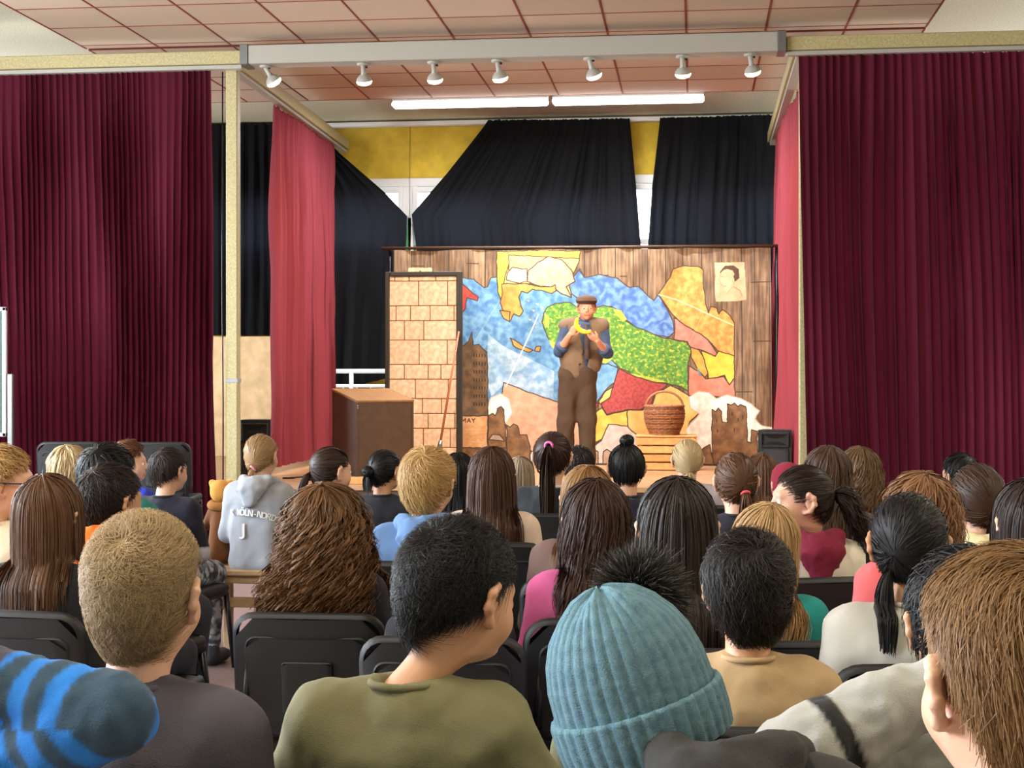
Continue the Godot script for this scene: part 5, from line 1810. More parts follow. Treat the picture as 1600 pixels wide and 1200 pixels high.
func make_audience():
	var fair := rgb(214, 166, 138)
	var tan_ := rgb(196, 146, 112)
	var olive := rgb(196, 142, 104)
	var brown := rgb(70, 46, 30)
	var dark := rgb(36, 26, 20)
	var black := rgb(20, 18, 18)
	var blond := rgb(176, 140, 92)
	var lbrown := rgb(120, 84, 52)
	var straight := {"n": 1500, "fall": 0.30, "seg": 6, "w": 0.0035, "thick": 0.016, "messy": 0.12, "crown": Vector3(0, 1, 0.25), "swirl": 0.0, "vary": 0.35}
	var crop := {"nape": 0.015, "over": 0.06, "n": 2200, "len": 0.05, "seg": 4, "w": 0.0028, "thick": 0.014, "lift": 0.006, "messy": 0.35, "vary": 0.35}
	var far_crop := {"nape": 0.015, "over": 0.06, "n": 900, "len": 0.05, "seg": 3, "w": 0.0045, "thick": 0.014, "lift": 0.006, "messy": 0.3, "vary": 0.35}
	var pony := {"n": 900, "len": 0.07, "seg": 4, "w": 0.0035, "thick": 0.010, "lift": 0.001, "messy": 0.08, "swirl": 0.0, "vary": 0.3, "crown": Vector3(0, 0.15, 1), "over": 0.0, "tail": Vector3(0, 0.02, 0.115), "tail_len": 0.26, "tail_n": 260, "tail_w": 0.030}
	var curly := {"n": 2400, "fall": 0.30, "seg": 14, "w": 0.0044, "thick": 0.022, "curl": 0.017, "freq": 78.0, "puff": 0.055, "messy": 0.5, "vary": 0.5, "crown": Vector3(0, 1, 0.3), "swirl": 0.0}
	# ---- nearest row
	var st := rgb(48, 72, 92)
	var bl := rgb(34, 122, 214)
	var bands := []
	for i in 4:
		bands.append([0, 0.12 + i * 0.25, 0.25 + i * 0.25, 1.6, lin(bl)])
		bands.append([1, 0.08 + i * 0.26, 0.21 + i * 0.26, -1.8, lin(bl)])
	bands.append([1, 0.70, 9.0, 0.0, lin(rgb(66, 62, 74))])
	person({"label": "child with a raised arm in a blue striped sweater, cut off at the left edge", "px": -196, "top": 842, "s": 1150, "skin": fair, "hc": brown, "hair": crop, "pose": "right_up", "topmesh": banded("right_up", 1, lin(st), bands), "topmat": cloth(Color.WHITE, {"vc": true}), "chair": "black chair of the striped-sweater child at the left edge"})
	person({"label": "boy with a blond buzz cut in a charcoal shirt, seen from behind", "px": 222, "top": 812, "s": 1010, "skin": fair, "hc": rgb(168, 142, 104), "hair": {"n": 15000, "len": 0.02, "seg": 2, "w": 0.0013, "thick": 0.005, "lift": 0.006, "messy": 0.6, "vary": 0.6, "swirl": 1.0, "crest": 1.2, "crown": Vector3(0.05, 0.72, 0.69), "nape": 0.02, "over": 0.05, "alt": Color(1.35, 1.3, 1.2)}, "shirt": rgb(76, 71, 78), "pose": "broad", "hy": -6.0, "hp": 2.0, "turn": -2.0, "top_name": "shirt", "chair": "black chair of the boy in the charcoal shirt"})
	person({"label": "boy with short black hair in an olive sweater, head turned right", "px": 686, "top": 812, "s": 990, "skin": tan_, "hc": black, "hair": {"n": 13000, "len": 0.02, "seg": 2, "w": 0.0013, "thick": 0.008, "lift": 0.007, "messy": 0.5, "vary": 0.5, "crown": Vector3(0.1, 0.8, 0.6), "nape": 0.018, "over": 0.05, "crest": 0.5}, "shirt": rgb(112, 108, 76), "pose": "olive", "dx": 0.045, "sink": Vector3(0.045, 0, -0.02), "hy": -34.0, "hp": -8.0, "turn": -6.0, "chair": "black chair of the boy in the olive sweater"})
	var bp = person({"label": "child in a ribbed blue-green beanie and a dark grey hooded jacket", "px": 958, "top": 872, "s": 1230, "skin": fair, "hc": brown, "shirt": rgb(46, 45, 44), "hood": true, "pose": "broad", "hr": 18.0, "hp": 0.0, "hy": 6.0, "turn": -10.0, "dx": -0.13, "sink": Vector3(-0.08, -0.065, -0.02), "top_name": "jacket", "chair": "black chair of the child in the beanie"})
	beanie(bp[0], bp[1])
	person({"label": "boy with wavy dark hair in a beige shirt, right of the beanie", "px": 1167, "top": 832, "s": 790, "skin": olive, "hc": rgb(30, 24, 20), "hair": {"n": 6500, "len": 0.045, "seg": 5, "w": 0.0018, "thick": 0.016, "lift": 0.006, "messy": 0.6, "vary": 0.5, "swirl": 1.4, "nape": 0.018, "over": 0.05, "crest": 0.4, "curl": 0.004, "freq": 90.0, "crown": Vector3(0.25, 0.75, 0.6)}, "shirt": rgb(168, 140, 102), "pose": "akimbo", "hy": -10.0, "turn": -3.0, "top_name": "shirt", "chair": "black chair of the boy in the beige shirt"})
	var kb := lin(rgb(30, 30, 32))
	person({"label": "boy with black hair in a pale grey sweatshirt, arm bent behind his neck", "px": 1508, "top": 850, "s": 1020, "skin": tan_, "hc": black, "hair": crop, "pose": "left_up", "topmesh": banded("left_up", 0, lin(rgb(172, 172, 168)), [[1, 0.14, 0.27, 0.0, kb]]), "topmat": cloth(Color.WHITE, {"vc": true}), "turn": 0.0, "top_name": "sweatshirt", "chair": "black chair of the boy in the pale grey sweatshirt"})
	person({"label": "boy with tousled light brown hair, cut off at the lower right", "px": 1592, "top": 868, "s": 1560, "skin": fair, "hc": rgb(132, 98, 62), "hair": {"n": 12000, "len": 0.045, "seg": 4, "w": 0.0014, "thick": 0.013, "lift": 0.006, "messy": 0.25, "vary": 0.45, "swirl": 1.2, "curl": 0.002, "freq": 55.0, "nape": 0.018, "over": 0.06, "crest": 0.5, "crown": Vector3(0.3, 0.75, 0.6), "alt": Color(1.5, 1.45, 1.35)}, "shirt": rgb(160, 160, 160), "pose": "broad", "hy": 8.0, "turn": 4.0, "chair": "black chair of the boy with tousled light brown hair"})
	# ---- second block
	var long_b := straight.duplicate()
	long_b.merge({"fall": 0.225, "thick": 0.018}, true)
	person({"label": "girl with straight brown shoulder-length hair in a black top, left side", "px": 75, "top": 738, "s": 560, "skin": fair, "hc": rgb(92, 62, 40), "hair": long_b, "shirt": rgb(26, 26, 28), "turn": -4.0, "chair": "black chair in the left corner under the girl in black"})
	person({"label": "boy with short dark hair in an orange hoodie", "px": 166, "top": 722, "s": 500, "skin": tan_, "hc": dark, "hair": crop, "sink": Vector3(0, -0.035, 0), "shirt": rgb(222, 108, 26), "hood": true, "hy": -26.0, "chair": "black chair of the boy in the orange hoodie"})
	person({"label": "girl with big curly brown hair in a navy top", "px": 507, "top": 752, "s": 545, "skin": fair, "hc": rgb(104, 72, 44), "hair": curly, "shirt": rgb(24, 25, 36), "chair": "black chair with a ribbed grip, under the curly-haired girl"})
	var b4 := straight.duplicate()
	b4.merge({"fall": 0.26, "n": 1200}, true)
	person({"label": "child with long blond hair in a dark top, half hidden by the olive sweater", "px": 668, "top": 862, "s": 590, "skin": fair, "hc": rgb(170, 130, 78), "hair": b4, "shirt": rgb(34, 34, 42), "hy": -20.0, "hp": -14.0, "hr": 8.0, "dx": -0.07, "sink": Vector3(-0.05, -0.08, -0.02), "chair": "black chair hidden in front of the boy in olive"})
	var wavy := straight.duplicate()
	wavy.merge({"n": 1900, "fall": 0.31, "seg": 10, "curl": 0.007, "freq": 40.0, "thick": 0.02, "messy": 0.25}, true)
	person({"label": "girl with wavy dark brown hair in a pink knitted sweater", "px": 930, "top": 745, "s": 570, "skin": fair, "hc": rgb(58, 36, 26), "hair": wavy, "shirt": rgb(200, 92, 148), "turn": 8.0, "chair": "black chair of the girl in the pink sweater"})
	var longer := straight.duplicate()
	longer.merge({"fall": 0.34, "n": 2200, "thick": 0.015, "w": 0.0032}, true)
	person({"label": "girl with long straight dark hair in a lilac top", "px": 1058, "top": 742, "s": 675, "skin": fair, "hc": rgb(44, 35, 30), "hair": longer, "shirt": rgb(208, 200, 222), "chair": "black chair of the girl in the lilac top"})
	var bwave := wavy.duplicate()
	bwave.merge({"fall": 0.36, "n": 1700, "curl": 0.004}, true)
	person({"label": "girl with long blond hair in a teal top", "px": 1187, "top": 782, "s": 600, "skin": fair, "hc": rgb(176, 140, 96), "hair": bwave, "shirt": rgb(22, 128, 124), "hr": -8.0, "chair": "black chair of the blond girl in teal"})
	var prof := pony.duplicate()
	prof.merge({"n": 1500, "w": 0.0028, "tail_len": 0.20, "tail_n": 420, "tail_w": 0.055, "tail_curl": 0.012, "tail_drop": 0.25, "thick": 0.008}, true)
	person({"label": "girl in profile facing left with a dark curly ponytail and a maroon hood", "px": 1262, "top": 725, "s": 480, "skin": rgb(204, 154, 128), "hc": rgb(44, 30, 24), "hair": prof, "shirt": rgb(224, 216, 200), "hood": true, "hoodmat": cloth(rgb(116, 18, 48)), "hy": 82.0, "turn": 10.0, "face": true, "top_name": "jacket", "chair": "black chair of the girl with the maroon hood"})
	var low := pony.duplicate()
	low.merge({"n": 2600, "w": 0.0024, "thick": 0.012, "crown": Vector3(-0.55, -0.25, 0.8), "tail": Vector3(-0.055, -0.055, 0.075), "tail_dir": Vector3(-0.35, -1, 0.25), "tail_len": 0.17, "tail_w": 0.022, "messy": 0.14}, true)
	person({"label": "girl with black hair in a low side ponytail and a white sweatshirt", "px": 1418, "top": 768, "s": 690, "skin": olive, "hc": rgb(26, 23, 23), "hair": low, "shirt": rgb(196, 192, 182), "hy": -6.0, "chair": "black chair of the girl in the white sweatshirt"})
	var fluffy := curly.duplicate()
	fluffy.merge({"n": 1500, "fall": 0.18, "curl": 0.008, "puff": 0.02, "thick": 0.016}, true)
	person({"label": "child with fluffy light brown hair in a coral top", "px": 1440, "top": 735, "s": 555, "skin": fair, "hc": rgb(132, 92, 60), "hair": fluffy, "shirt": rgb(232, 108, 110), "chair": "black chair of the child in coral"})
	var p12 := pony.duplicate()
	p12.merge({"n": 1400, "crown": Vector3(0.25, -0.35, 0.9), "tail": Vector3(0.02, -0.055, 0.085), "tail_dir": Vector3(0.1, -0.8, 0.5), "tail_len": 0.14, "thick": 0.012}, true)
	person({"label": "girl with a low brown ponytail in a cream fleece, far right", "px": 1527, "top": 723, "s": 490, "skin": fair, "hc": rgb(66, 46, 34), "hair": p12, "shirt": rgb(206, 194, 148), "hood": true, "chair": "black chair of the girl in the cream fleece"})
	person({"label": "girl with dark hair in a magenta top at the right edge", "px": 1609, "top": 745, "s": 600, "skin": fair, "hc": rgb(48, 34, 28), "hair": straight, "shirt": rgb(206, 34, 122), "chair": "black chair of the girl in magenta at the right edge"})
	# ---- middle and front rows
	var fs := {"n": 700, "fall": 0.24, "seg": 5, "w": 0.006, "thick": 0.016, "messy": 0.12, "crown": Vector3(0, 1, 0.25), "swirl": 0.0, "vary": 0.35}
	var fp := pony.duplicate()
	fp.merge({"n": 600, "w": 0.005, "tail_n": 150}, true)
	person({"label": "blond boy with blue glasses in a cream top at the left edge", "px": -6, "top": 693, "s": 480, "skin": fair, "hc": rgb(178, 142, 92), "hair": far_crop, "shirt": rgb(226, 216, 190), "hy": -62.0, "glasses": true, "face": true, "chair": "black chair of the boy with glasses"})
	person({"label": "small child with light brown hair behind the boy with glasses", "px": 30, "top": 752, "s": 410, "skin": fair, "hc": lbrown, "hair": far_crop, "shirt": rgb(150, 120, 96), "chair": "black chair of the small brown-haired child"})
	var bob := fs.duplicate()
	bob.merge({"fall": 0.13, "curl": 0.006, "freq": 40.0, "n": 800}, true)
	person({"label": "child with a pale blond bob in a maroon top", "px": 107, "top": 694, "s": 332, "skin": fair, "hc": rgb(206, 182, 140), "hair": bob, "shirt": rgb(96, 22, 34), "chair": "black chair of the child with the pale blond bob"})
	person({"label": "boy with black hair in a teal sweater", "px": 162, "top": 690, "s": 430, "skin": tan_, "hc": black, "hair": far_crop, "sink": Vector3(-0.02, -0.07, 0), "dx": -0.03, "shirt": rgb(22, 112, 104), "turn": -12.0, "chair": "black chair of the boy in teal"})
	var fc := far_crop.duplicate()
	fc.merge({"curl": 0.005, "freq": 120.0, "thick": 0.018}, true)
	person({"label": "boy with curly brown hair and a blue collar, looking right", "px": 195, "top": 686, "s": 305, "skin": fair, "hc": rgb(96, 60, 36), "hair": fc, "shirt": rgb(36, 56, 170), "hy": -66.0, "face": true, "chair": "black chair of the curly-haired boy in blue"})
	person({"label": "boy with dark hair in a navy and white sweatshirt", "px": 261, "top": 698, "s": 328, "skin": fair, "hc": rgb(46, 36, 30), "hair": far_crop, "topmesh": halved("lap", 0.66, lin(rgb(24, 27, 40)), lin(rgb(176, 178, 184))), "topmat": cloth(Color.WHITE, {"vc": true}), "collar": rgb(24, 27, 40), "pantsmat": camo(), "hy": -16.0, "chair": "black chair of the boy in navy and white"})
	var hp7 := fp.duplicate()
	hp7.merge({"crown": Vector3(0.1, -0.35, 0.9), "tail": Vector3(0.0, -0.06, 0.085), "tail_dir": Vector3(-0.5, -0.7, 0.5), "tail_len": 0.12, "tail_w": 0.02, "tie": rgb(220, 130, 150)}, true)
	var g7 = person({"label": "girl in a light grey printed hoodie sitting on the bench", "px": 407, "top": 677, "s": 306, "skin": fair, "hc": rgb(160, 126, 86), "hair": hp7, "shirt": rgb(158, 163, 170), "hood": true, "seat": "bench", "hy": -6.0, "top_name": "hoodie"})
	hoodie_print(g7[2])
	person({"label": "girl with a dark brown ponytail looking right, on the bench", "px": 512, "top": 697, "s": 345, "skin": fair, "hc": rgb(52, 36, 28), "hair": fp.merged({"crown": Vector3(-0.4, 0.0, 0.9), "tail": Vector3(-0.03, -0.01, 0.105), "tail_dir": Vector3(-0.3, -0.5, 0.6)}, true), "shirt": rgb(40, 36, 40), "hy": -38.0, "seat": "bench", "face": true})
	person({"label": "girl with tied black hair in a black sweater, on the bench", "px": 598, "top": 702, "s": 316, "skin": tan_, "hc": black, "hair": fp.merged({"crown": Vector3(-0.1, -0.1, 1), "tail": Vector3(-0.02, -0.01, 0.1), "tail_len": 0.1, "bun": Vector3(-0.03, 0.0, 0.115), "bun_r": 0.034}, true), "shirt": rgb(22, 23, 30), "hy": -24.0, "seat": "bench"})
	person({"label": "boy with tousled blond hair in a blue hoodie", "px": 666, "top": 697, "s": 465, "skin": fair, "hc": rgb(186, 148, 94), "hair": crop.merged({"n": 2600, "len": 0.06, "messy": 0.5, "lift": 0.010, "swirl": 0.8}, true), "shirt": rgb(92, 124, 168), "hood": true, "hy": -14.0, "top_name": "hoodie", "chair": "black chair of the boy in the blue hoodie"})
	person({"label": "child with black hair beside the blond boy in blue", "px": 716, "top": 706, "s": 312, "skin": tan_, "hc": black, "hair": fs, "shirt": rgb(38, 26, 34), "chair": "black chair of the black-haired child near the stone flat"})
	person({"label": "girl with very long brown hair in a beige top", "px": 768, "top": 696, "s": 402, "skin": fair, "hc": rgb(74, 48, 34), "hair": straight.merged({"fall": 0.38, "n": 1500, "thick": 0.018, "w": 0.0042}, true), "shirt": rgb(206, 184, 166), "chair": "black chair of the girl with very long brown hair"})
	person({"label": "child with ash blond hair in a petrol teal top", "px": 812, "top": 712, "s": 292, "skin": fair, "hc": rgb(166, 146, 122), "hair": fs, "shirt": rgb(30, 84, 88), "chair": "black chair of the ash blond child"})
	person({"label": "girl with a high brown ponytail and a pink hair tie", "px": 862, "top": 673, "s": 345, "skin": fair, "hc": rgb(58, 38, 28), "hair": fp.merged({"crown": Vector3(0, 0.45, 0.9), "tail": Vector3(0, 0.055, 0.105), "tail_len": 0.34, "tail_n": 240, "tail_w": 0.036, "tail_drop": 0.9, "tie": rgb(230, 110, 180)}, true), "shirt": rgb(40, 44, 48), "collar": rgb(220, 216, 210), "hy": -8.0, "chair": "black chair of the girl with the pink hair tie"})
	person({"label": "child with short dark hair in front of the actor's legs", "px": 904, "top": 695, "s": 302, "skin": tan_, "hc": dark, "hair": far_crop, "shirt": rgb(60, 50, 52), "chair": "black chair in front of the actor"})
	person({"label": "child with light brown hair behind the girl in pink", "px": 918, "top": 725, "s": 475, "skin": fair, "hc": rgb(146, 108, 68), "hair": fs.merged({"n": 1000, "w": 0.004}, true), "shirt": rgb(120, 96, 90), "chair": "black chair of the light brown-haired child"})
	person({"label": "girl with black hair in a top bun and a dark patterned top", "px": 979, "top": 692, "s": 347, "skin": tan_, "hc": black, "hair": fp.merged({"crown": Vector3(0, 0.9, 0.35), "bun": Vector3(0.0, 0.128, 0.03), "bun_r": 0.032, "tail": Vector3(0, 0.12, 0.04), "tail_len": 0.03}, true), "topmat": pattern_cloth(), "shirt": rgb(26, 28, 44), "top_name": "patterned_top", "chair": "black chair of the girl with the top bun"})
	person({"label": "girl with smooth tied blond hair in a lilac grey top", "px": 1074, "top": 685, "s": 300, "skin": fair, "hc": rgb(188, 162, 118), "hair": fp.merged({"crown": Vector3(0, -0.5, 0.85), "tail": Vector3(0, -0.06, 0.08), "tail_dir": Vector3(0, -1, 0.2), "tail_len": 0.10}, true), "shirt": rgb(176, 164, 176), "chair": "black chair of the girl with smooth blond hair"})
	person({"label": "girl with a brown ponytail and a coral hair tie", "px": 1150, "top": 706, "s": 405, "skin": fair, "hc": rgb(92, 62, 42), "hair": fp.merged({"n": 1000, "crown": Vector3(0.2, -0.2, 0.95), "tail": Vector3(0.02, -0.04, 0.095), "tail_dir": Vector3(0.1, -0.6, 0.5), "tail_len": 0.14, "tie": rgb(232, 90, 100), "messy": 0.16}, true), "shirt": rgb(34, 34, 44), "chair": "black chair of the girl with the coral hair tie"})
	person({"label": "child with wavy brown hair near the right loudspeaker", "px": 1190, "top": 707, "s": 297, "skin": fair, "hc": rgb(98, 66, 44), "hair": fs, "shirt": rgb(90, 50, 60), "chair": "black chair near the right loudspeaker"})
	var bz = person({"label": "child wearing a dark red knitted cap near the loudspeaker", "px": 1231, "top": 713, "s": 332, "skin": fair, "hc": brown, "shirt": rgb(120, 24, 40), "hood": true, "chair": "black chair of the child in the red cap"})
	knit_cap(bz[0], bz[1], rgb(132, 22, 44))
	person({"label": "girl with brown wavy hair falling on her back, beside the maroon curtain", "px": 1293, "top": 695, "s": 402, "skin": fair, "hc": rgb(72, 50, 36), "hair": fs.merged({"n": 1100, "fall": 0.3, "w": 0.0045, "curl": 0.006, "freq": 50.0, "seg": 8}, true), "shirt": rgb(70, 60, 62), "chair": "black chair of the wavy-haired girl"})
	person({"label": "girl with curly dark blond hair, rightmost in front of the maroon curtain", "px": 1343, "top": 696, "s": 347, "skin": fair, "hc": rgb(100, 74, 48), "hair": fs.merged({"n": 1100, "fall": 0.32, "w": 0.0045, "curl": 0.012, "freq": 70.0, "seg": 9, "puff": 0.02}, true), "shirt": rgb(150, 150, 154), "chair": "black chair of the curly dark blond girl"})
	person({"label": "boy with short black hair in front of the right curtain", "px": 1503, "top": 707, "s": 332, "skin": tan_, "hc": black, "hair": far_crop, "shirt": rgb(60, 60, 70), "hy": 14.0, "chair": "black chair of the black-haired boy by the right curtain"})
	# ---- empty chairs by the left curtain, bench, plush toy
	for q in [[120, "empty black chair by the left curtain, farther left"], [254, "empty black chair by the left curtain, nearer the stage"]]:
		var c := at(q[0], 686, 11.5)
		place_chair(Vector3(c.x, 0, c.z), 0.15, q[1], "black audience chairs", 1.15)
	var b0 := ats(306, 872, 306)
	var yaw := atan2(ats(512, 700, 345).z - ats(407, 700, 306).z, ats(407, 700, 306).x - ats(512, 700, 345).x)
	bench(Vector3(b0.x, 0, b0.z - 0.08), 1.5, 0.0, 0.45, "pale wooden bench under the girl in the grey hoodie")
	plush(ats(345, 778, 300))

func pattern_cloth() -> StandardMaterial3D:
	var im := Image.create(128, 128, false, Image.FORMAT_RGB8)
	im.fill(rgb(24, 26, 42))
	var r := RandomNumberGenerator.new()
	r.seed = 6
	for k in 46:
		var c: Color = [rgb(214, 214, 210), rgb(130, 140, 190), rgb(190, 200, 120)][k % 3]
		var x := r.randi_range(2, 116)
		var y := r.randi_range(2, 116)
		if k % 2: im.fill_rect(Rect2i(x, y, 3, 3), c)
		else:
			for q in 6:
				im.set_pixel(x + q, y + absi(q - 3), c)
				im.set_pixel(x + q, y + absi(q - 3) + 1, c)
	return mat(Color.WHITE, 0.9, {"tex": ImageTexture.create_from_image(im), "scale": 4.0})

func back_z(x: float, y: float) -> float:
	var z := -1.0
	for v in (poses.lap.top[0] as PackedVector3Array):
		if absf(v.x - x) < 0.016 and absf(v.y - y) < 0.02: z = maxf(z, v.z)
	return z

func hoodie_print(top):
	var word := "K KÖLN-NORD"
	for i in word.length():
		if word[i] == " ": continue
		var x := -0.118 + i * 0.0232
		var y := 0.752 - 0.9 * x * x - 0.11 * (x - 0.0)
		var z := back_z(x, y) + 0.004
		var n = node("letter", text_mesh(word[i], 0.036), M.white, top)
		n.transform = Transform3D(Basis(Vector3.UP, x * 4.2) * Basis(Vector3.BACK, -0.11 - 1.8 * x), Vector3(x, y, z))
	var j = node("letter", text_mesh("J", 0.068), M.white, top)
	j.position = Vector3(-0.045, 0.665, back_z(-0.045, 0.665) + 0.004)

func beanie(p, ht: Transform3D):
	var V := PackedVector3Array()
	var I := PackedInt32Array()
	var nt := 216
	var prof := [[-0.068, 0.096], [-0.045, 0.099], [-0.01, 0.100], [0.025, 0.098], [0.055, 0.091], [0.080, 0.079], [0.102, 0.061], [0.118, 0.040], [0.126, 0.018], [0.128, 0.004]]
	var rows := []
	for j in 37:
		var t := j / 36.0 * (prof.size() - 1)
		var i := mini(int(t), prof.size() - 2)
		rows.append([lerpf(prof[i][0], prof[i + 1][0], t - i), lerpf(prof[i][1], prof[i + 1][1], t - i)])
	for r in rows:
		for k in nt:
			var a := TAU * k / nt
			var rib: float = 0.0030 * pow(absf(cos(a * 18.0)), 0.6) * clampf(r[1] / 0.06, 0.2, 1.0)
			var gather: float = 0.005 * cos(a * 7.0) * smoothstep(0.08, 0.13, r[0])
			var rr: float = r[1] + rib + gather * 0.6
			V.append(HC + Vector3(cos(a) * rr * 0.985, r[0] + gather * 0.5, sin(a) * rr * 1.06 + 0.004))
	for j in rows.size() - 1:
		for k in nt:
			var q := j * nt + k
			var q2 := j * nt + (k + 1) % nt
			I.append_array([q, q2, q2 + nt, q, q2 + nt, q + nt])
	var wool := mat(rgb(100, 136, 144), 0.95, {"nrm": M.weave, "ns": 0.7, "scale": 9.0, "rim": 0.3, "tex": noise_tex(0.03, false, 1.0, rgb(176, 184, 208), Color.WHITE)})
	var b = node("beanie", indexed(V, I), wool, p)
	b.transform = ht
	V = PackedVector3Array()
	I = PackedInt32Array()
	var cuff := [[-0.066, 0.094], [-0.074, 0.100], [-0.072, 0.105], [-0.046, 0.108], [-0.018, 0.108], [-0.012, 0.105], [-0.014, 0.098]]
	for r in cuff:
		for k in nt:
			var a := TAU * k / nt
			var rr: float = r[1] + 0.0034 * pow(absf(cos(a * 18.0)), 0.6)
			V.append(HC + Vector3(cos(a) * rr * 0.985, r[0], sin(a) * rr * 1.06 + 0.004))
	for j in cuff.size() - 1:
		for k in nt:
			var q := j * nt + k
			var q2 := j * nt + (k + 1) % nt
			I.append_array([q, q2, q2 + nt, q, q2 + nt, q + nt])
	node("cuff", indexed(V, I), wool, b)
	# dark fur pompom on the crown
	var R := Ribbons.new()
	var rr := RandomNumberGenerator.new()
	rr.seed = 77
	var c := HC + Vector3(0.04, 0.098, -0.085)
	for k in 5200:
		var d := Vector3(rr.randfn(), rr.randfn(), rr.randfn()).normalized()
		var w := Vector3(rr.randfn(), rr.randfn() - 0.5, rr.randfn()) * 0.008
		var tone := rr.randf_range(0.5, 1.6)
		R.add([c + d * 0.012, c + d * 0.04 + w * 0.3, c + d * rr.randf_range(0.052, 0.066) + w], 0.0022, 0.0006, c, Color(tone, tone, tone), 0.3)
	var pm = node("pompom", R.mesh(), mat(rgb(58, 54, 48), 0.7, {"vc": true}), b)
	pm.set_meta("kind", "stuff")

func knit_cap(p, ht: Transform3D, c: Color):
	var st := smooth_st()
	lathe(st, [Vector2(0.088, -0.05), Vector2(0.094, -0.02), Vector2(0.095, 0.03), Vector2(0.086, 0.075), Vector2(0.06, 0.108), Vector2(0.028, 0.122), Vector2(0, 0.126)], 36, Transform3D(Basis().scaled(Vector3(0.93, 1, 1.08)), HC))
	node("knit_cap", done(st), cloth(c), p).transform = ht

func plush(head: Vector3):
	var o = base("plush_toy", Vector3(head.x, 0.45, head.z))
	tag(o, "golden brown plush toy with a scarf at the left end of the bench", "plush toy")
	var hy := head.y - 0.45
	var fur := mat(rgb(200, 142, 62), 0.95, {"nrm": M.weave, "ns": 0.8, "scale": 14.0, "rim": 0.4})
	var P := [pr(Vector3(0, hy + 0.03, 0), Vector3(0, hy + 0.04, 0), 0.056), pr(Vector3(0, hy - 0.01, -0.04), Vector3(0, hy - 0.01, -0.05), 0.024)]
	for s in [-1, 1]: P.append(pr(Vector3(s * 0.045, hy + 0.07, -0.01), Vector3(s * 0.05, hy + 0.078, -0.01), 0.018))
	var n := net(P, 0.008)
	node("head", indexed(n[0], n[1]), fur, o)
	P = [pr(Vector3(0, 0.07, 0), Vector3(0, hy - 0.06, 0), 0.07, 0.045)]
	for s in [-1, 1]:
		P.append(pr(Vector3(s * 0.045, hy - 0.07, 0), Vector3(s * 0.09, hy - 0.15, -0.04), 0.026))
		P.append(pr(Vector3(s * 0.05, 0.035, -0.02), Vector3(s * 0.07, 0.035, -0.13), 0.034))
	n = net(P, 0.01)
	node("body", indexed(n[0], n[1]), mat(rgb(120, 76, 40), 0.95, {"rim": 0.3}), o)
	var st := smooth_st()
	torus(st, Vector3(0, hy - 0.035, 0), Vector2(0.048, 0.048), 0.024, Basis(Vector3.RIGHT, 0.15), 24, 10)
	build(st, "scarf", mat(rgb(150, 98, 40), 0.95, {"nrm": M.weave, "ns": 0.8, "scale": 14.0}), o)

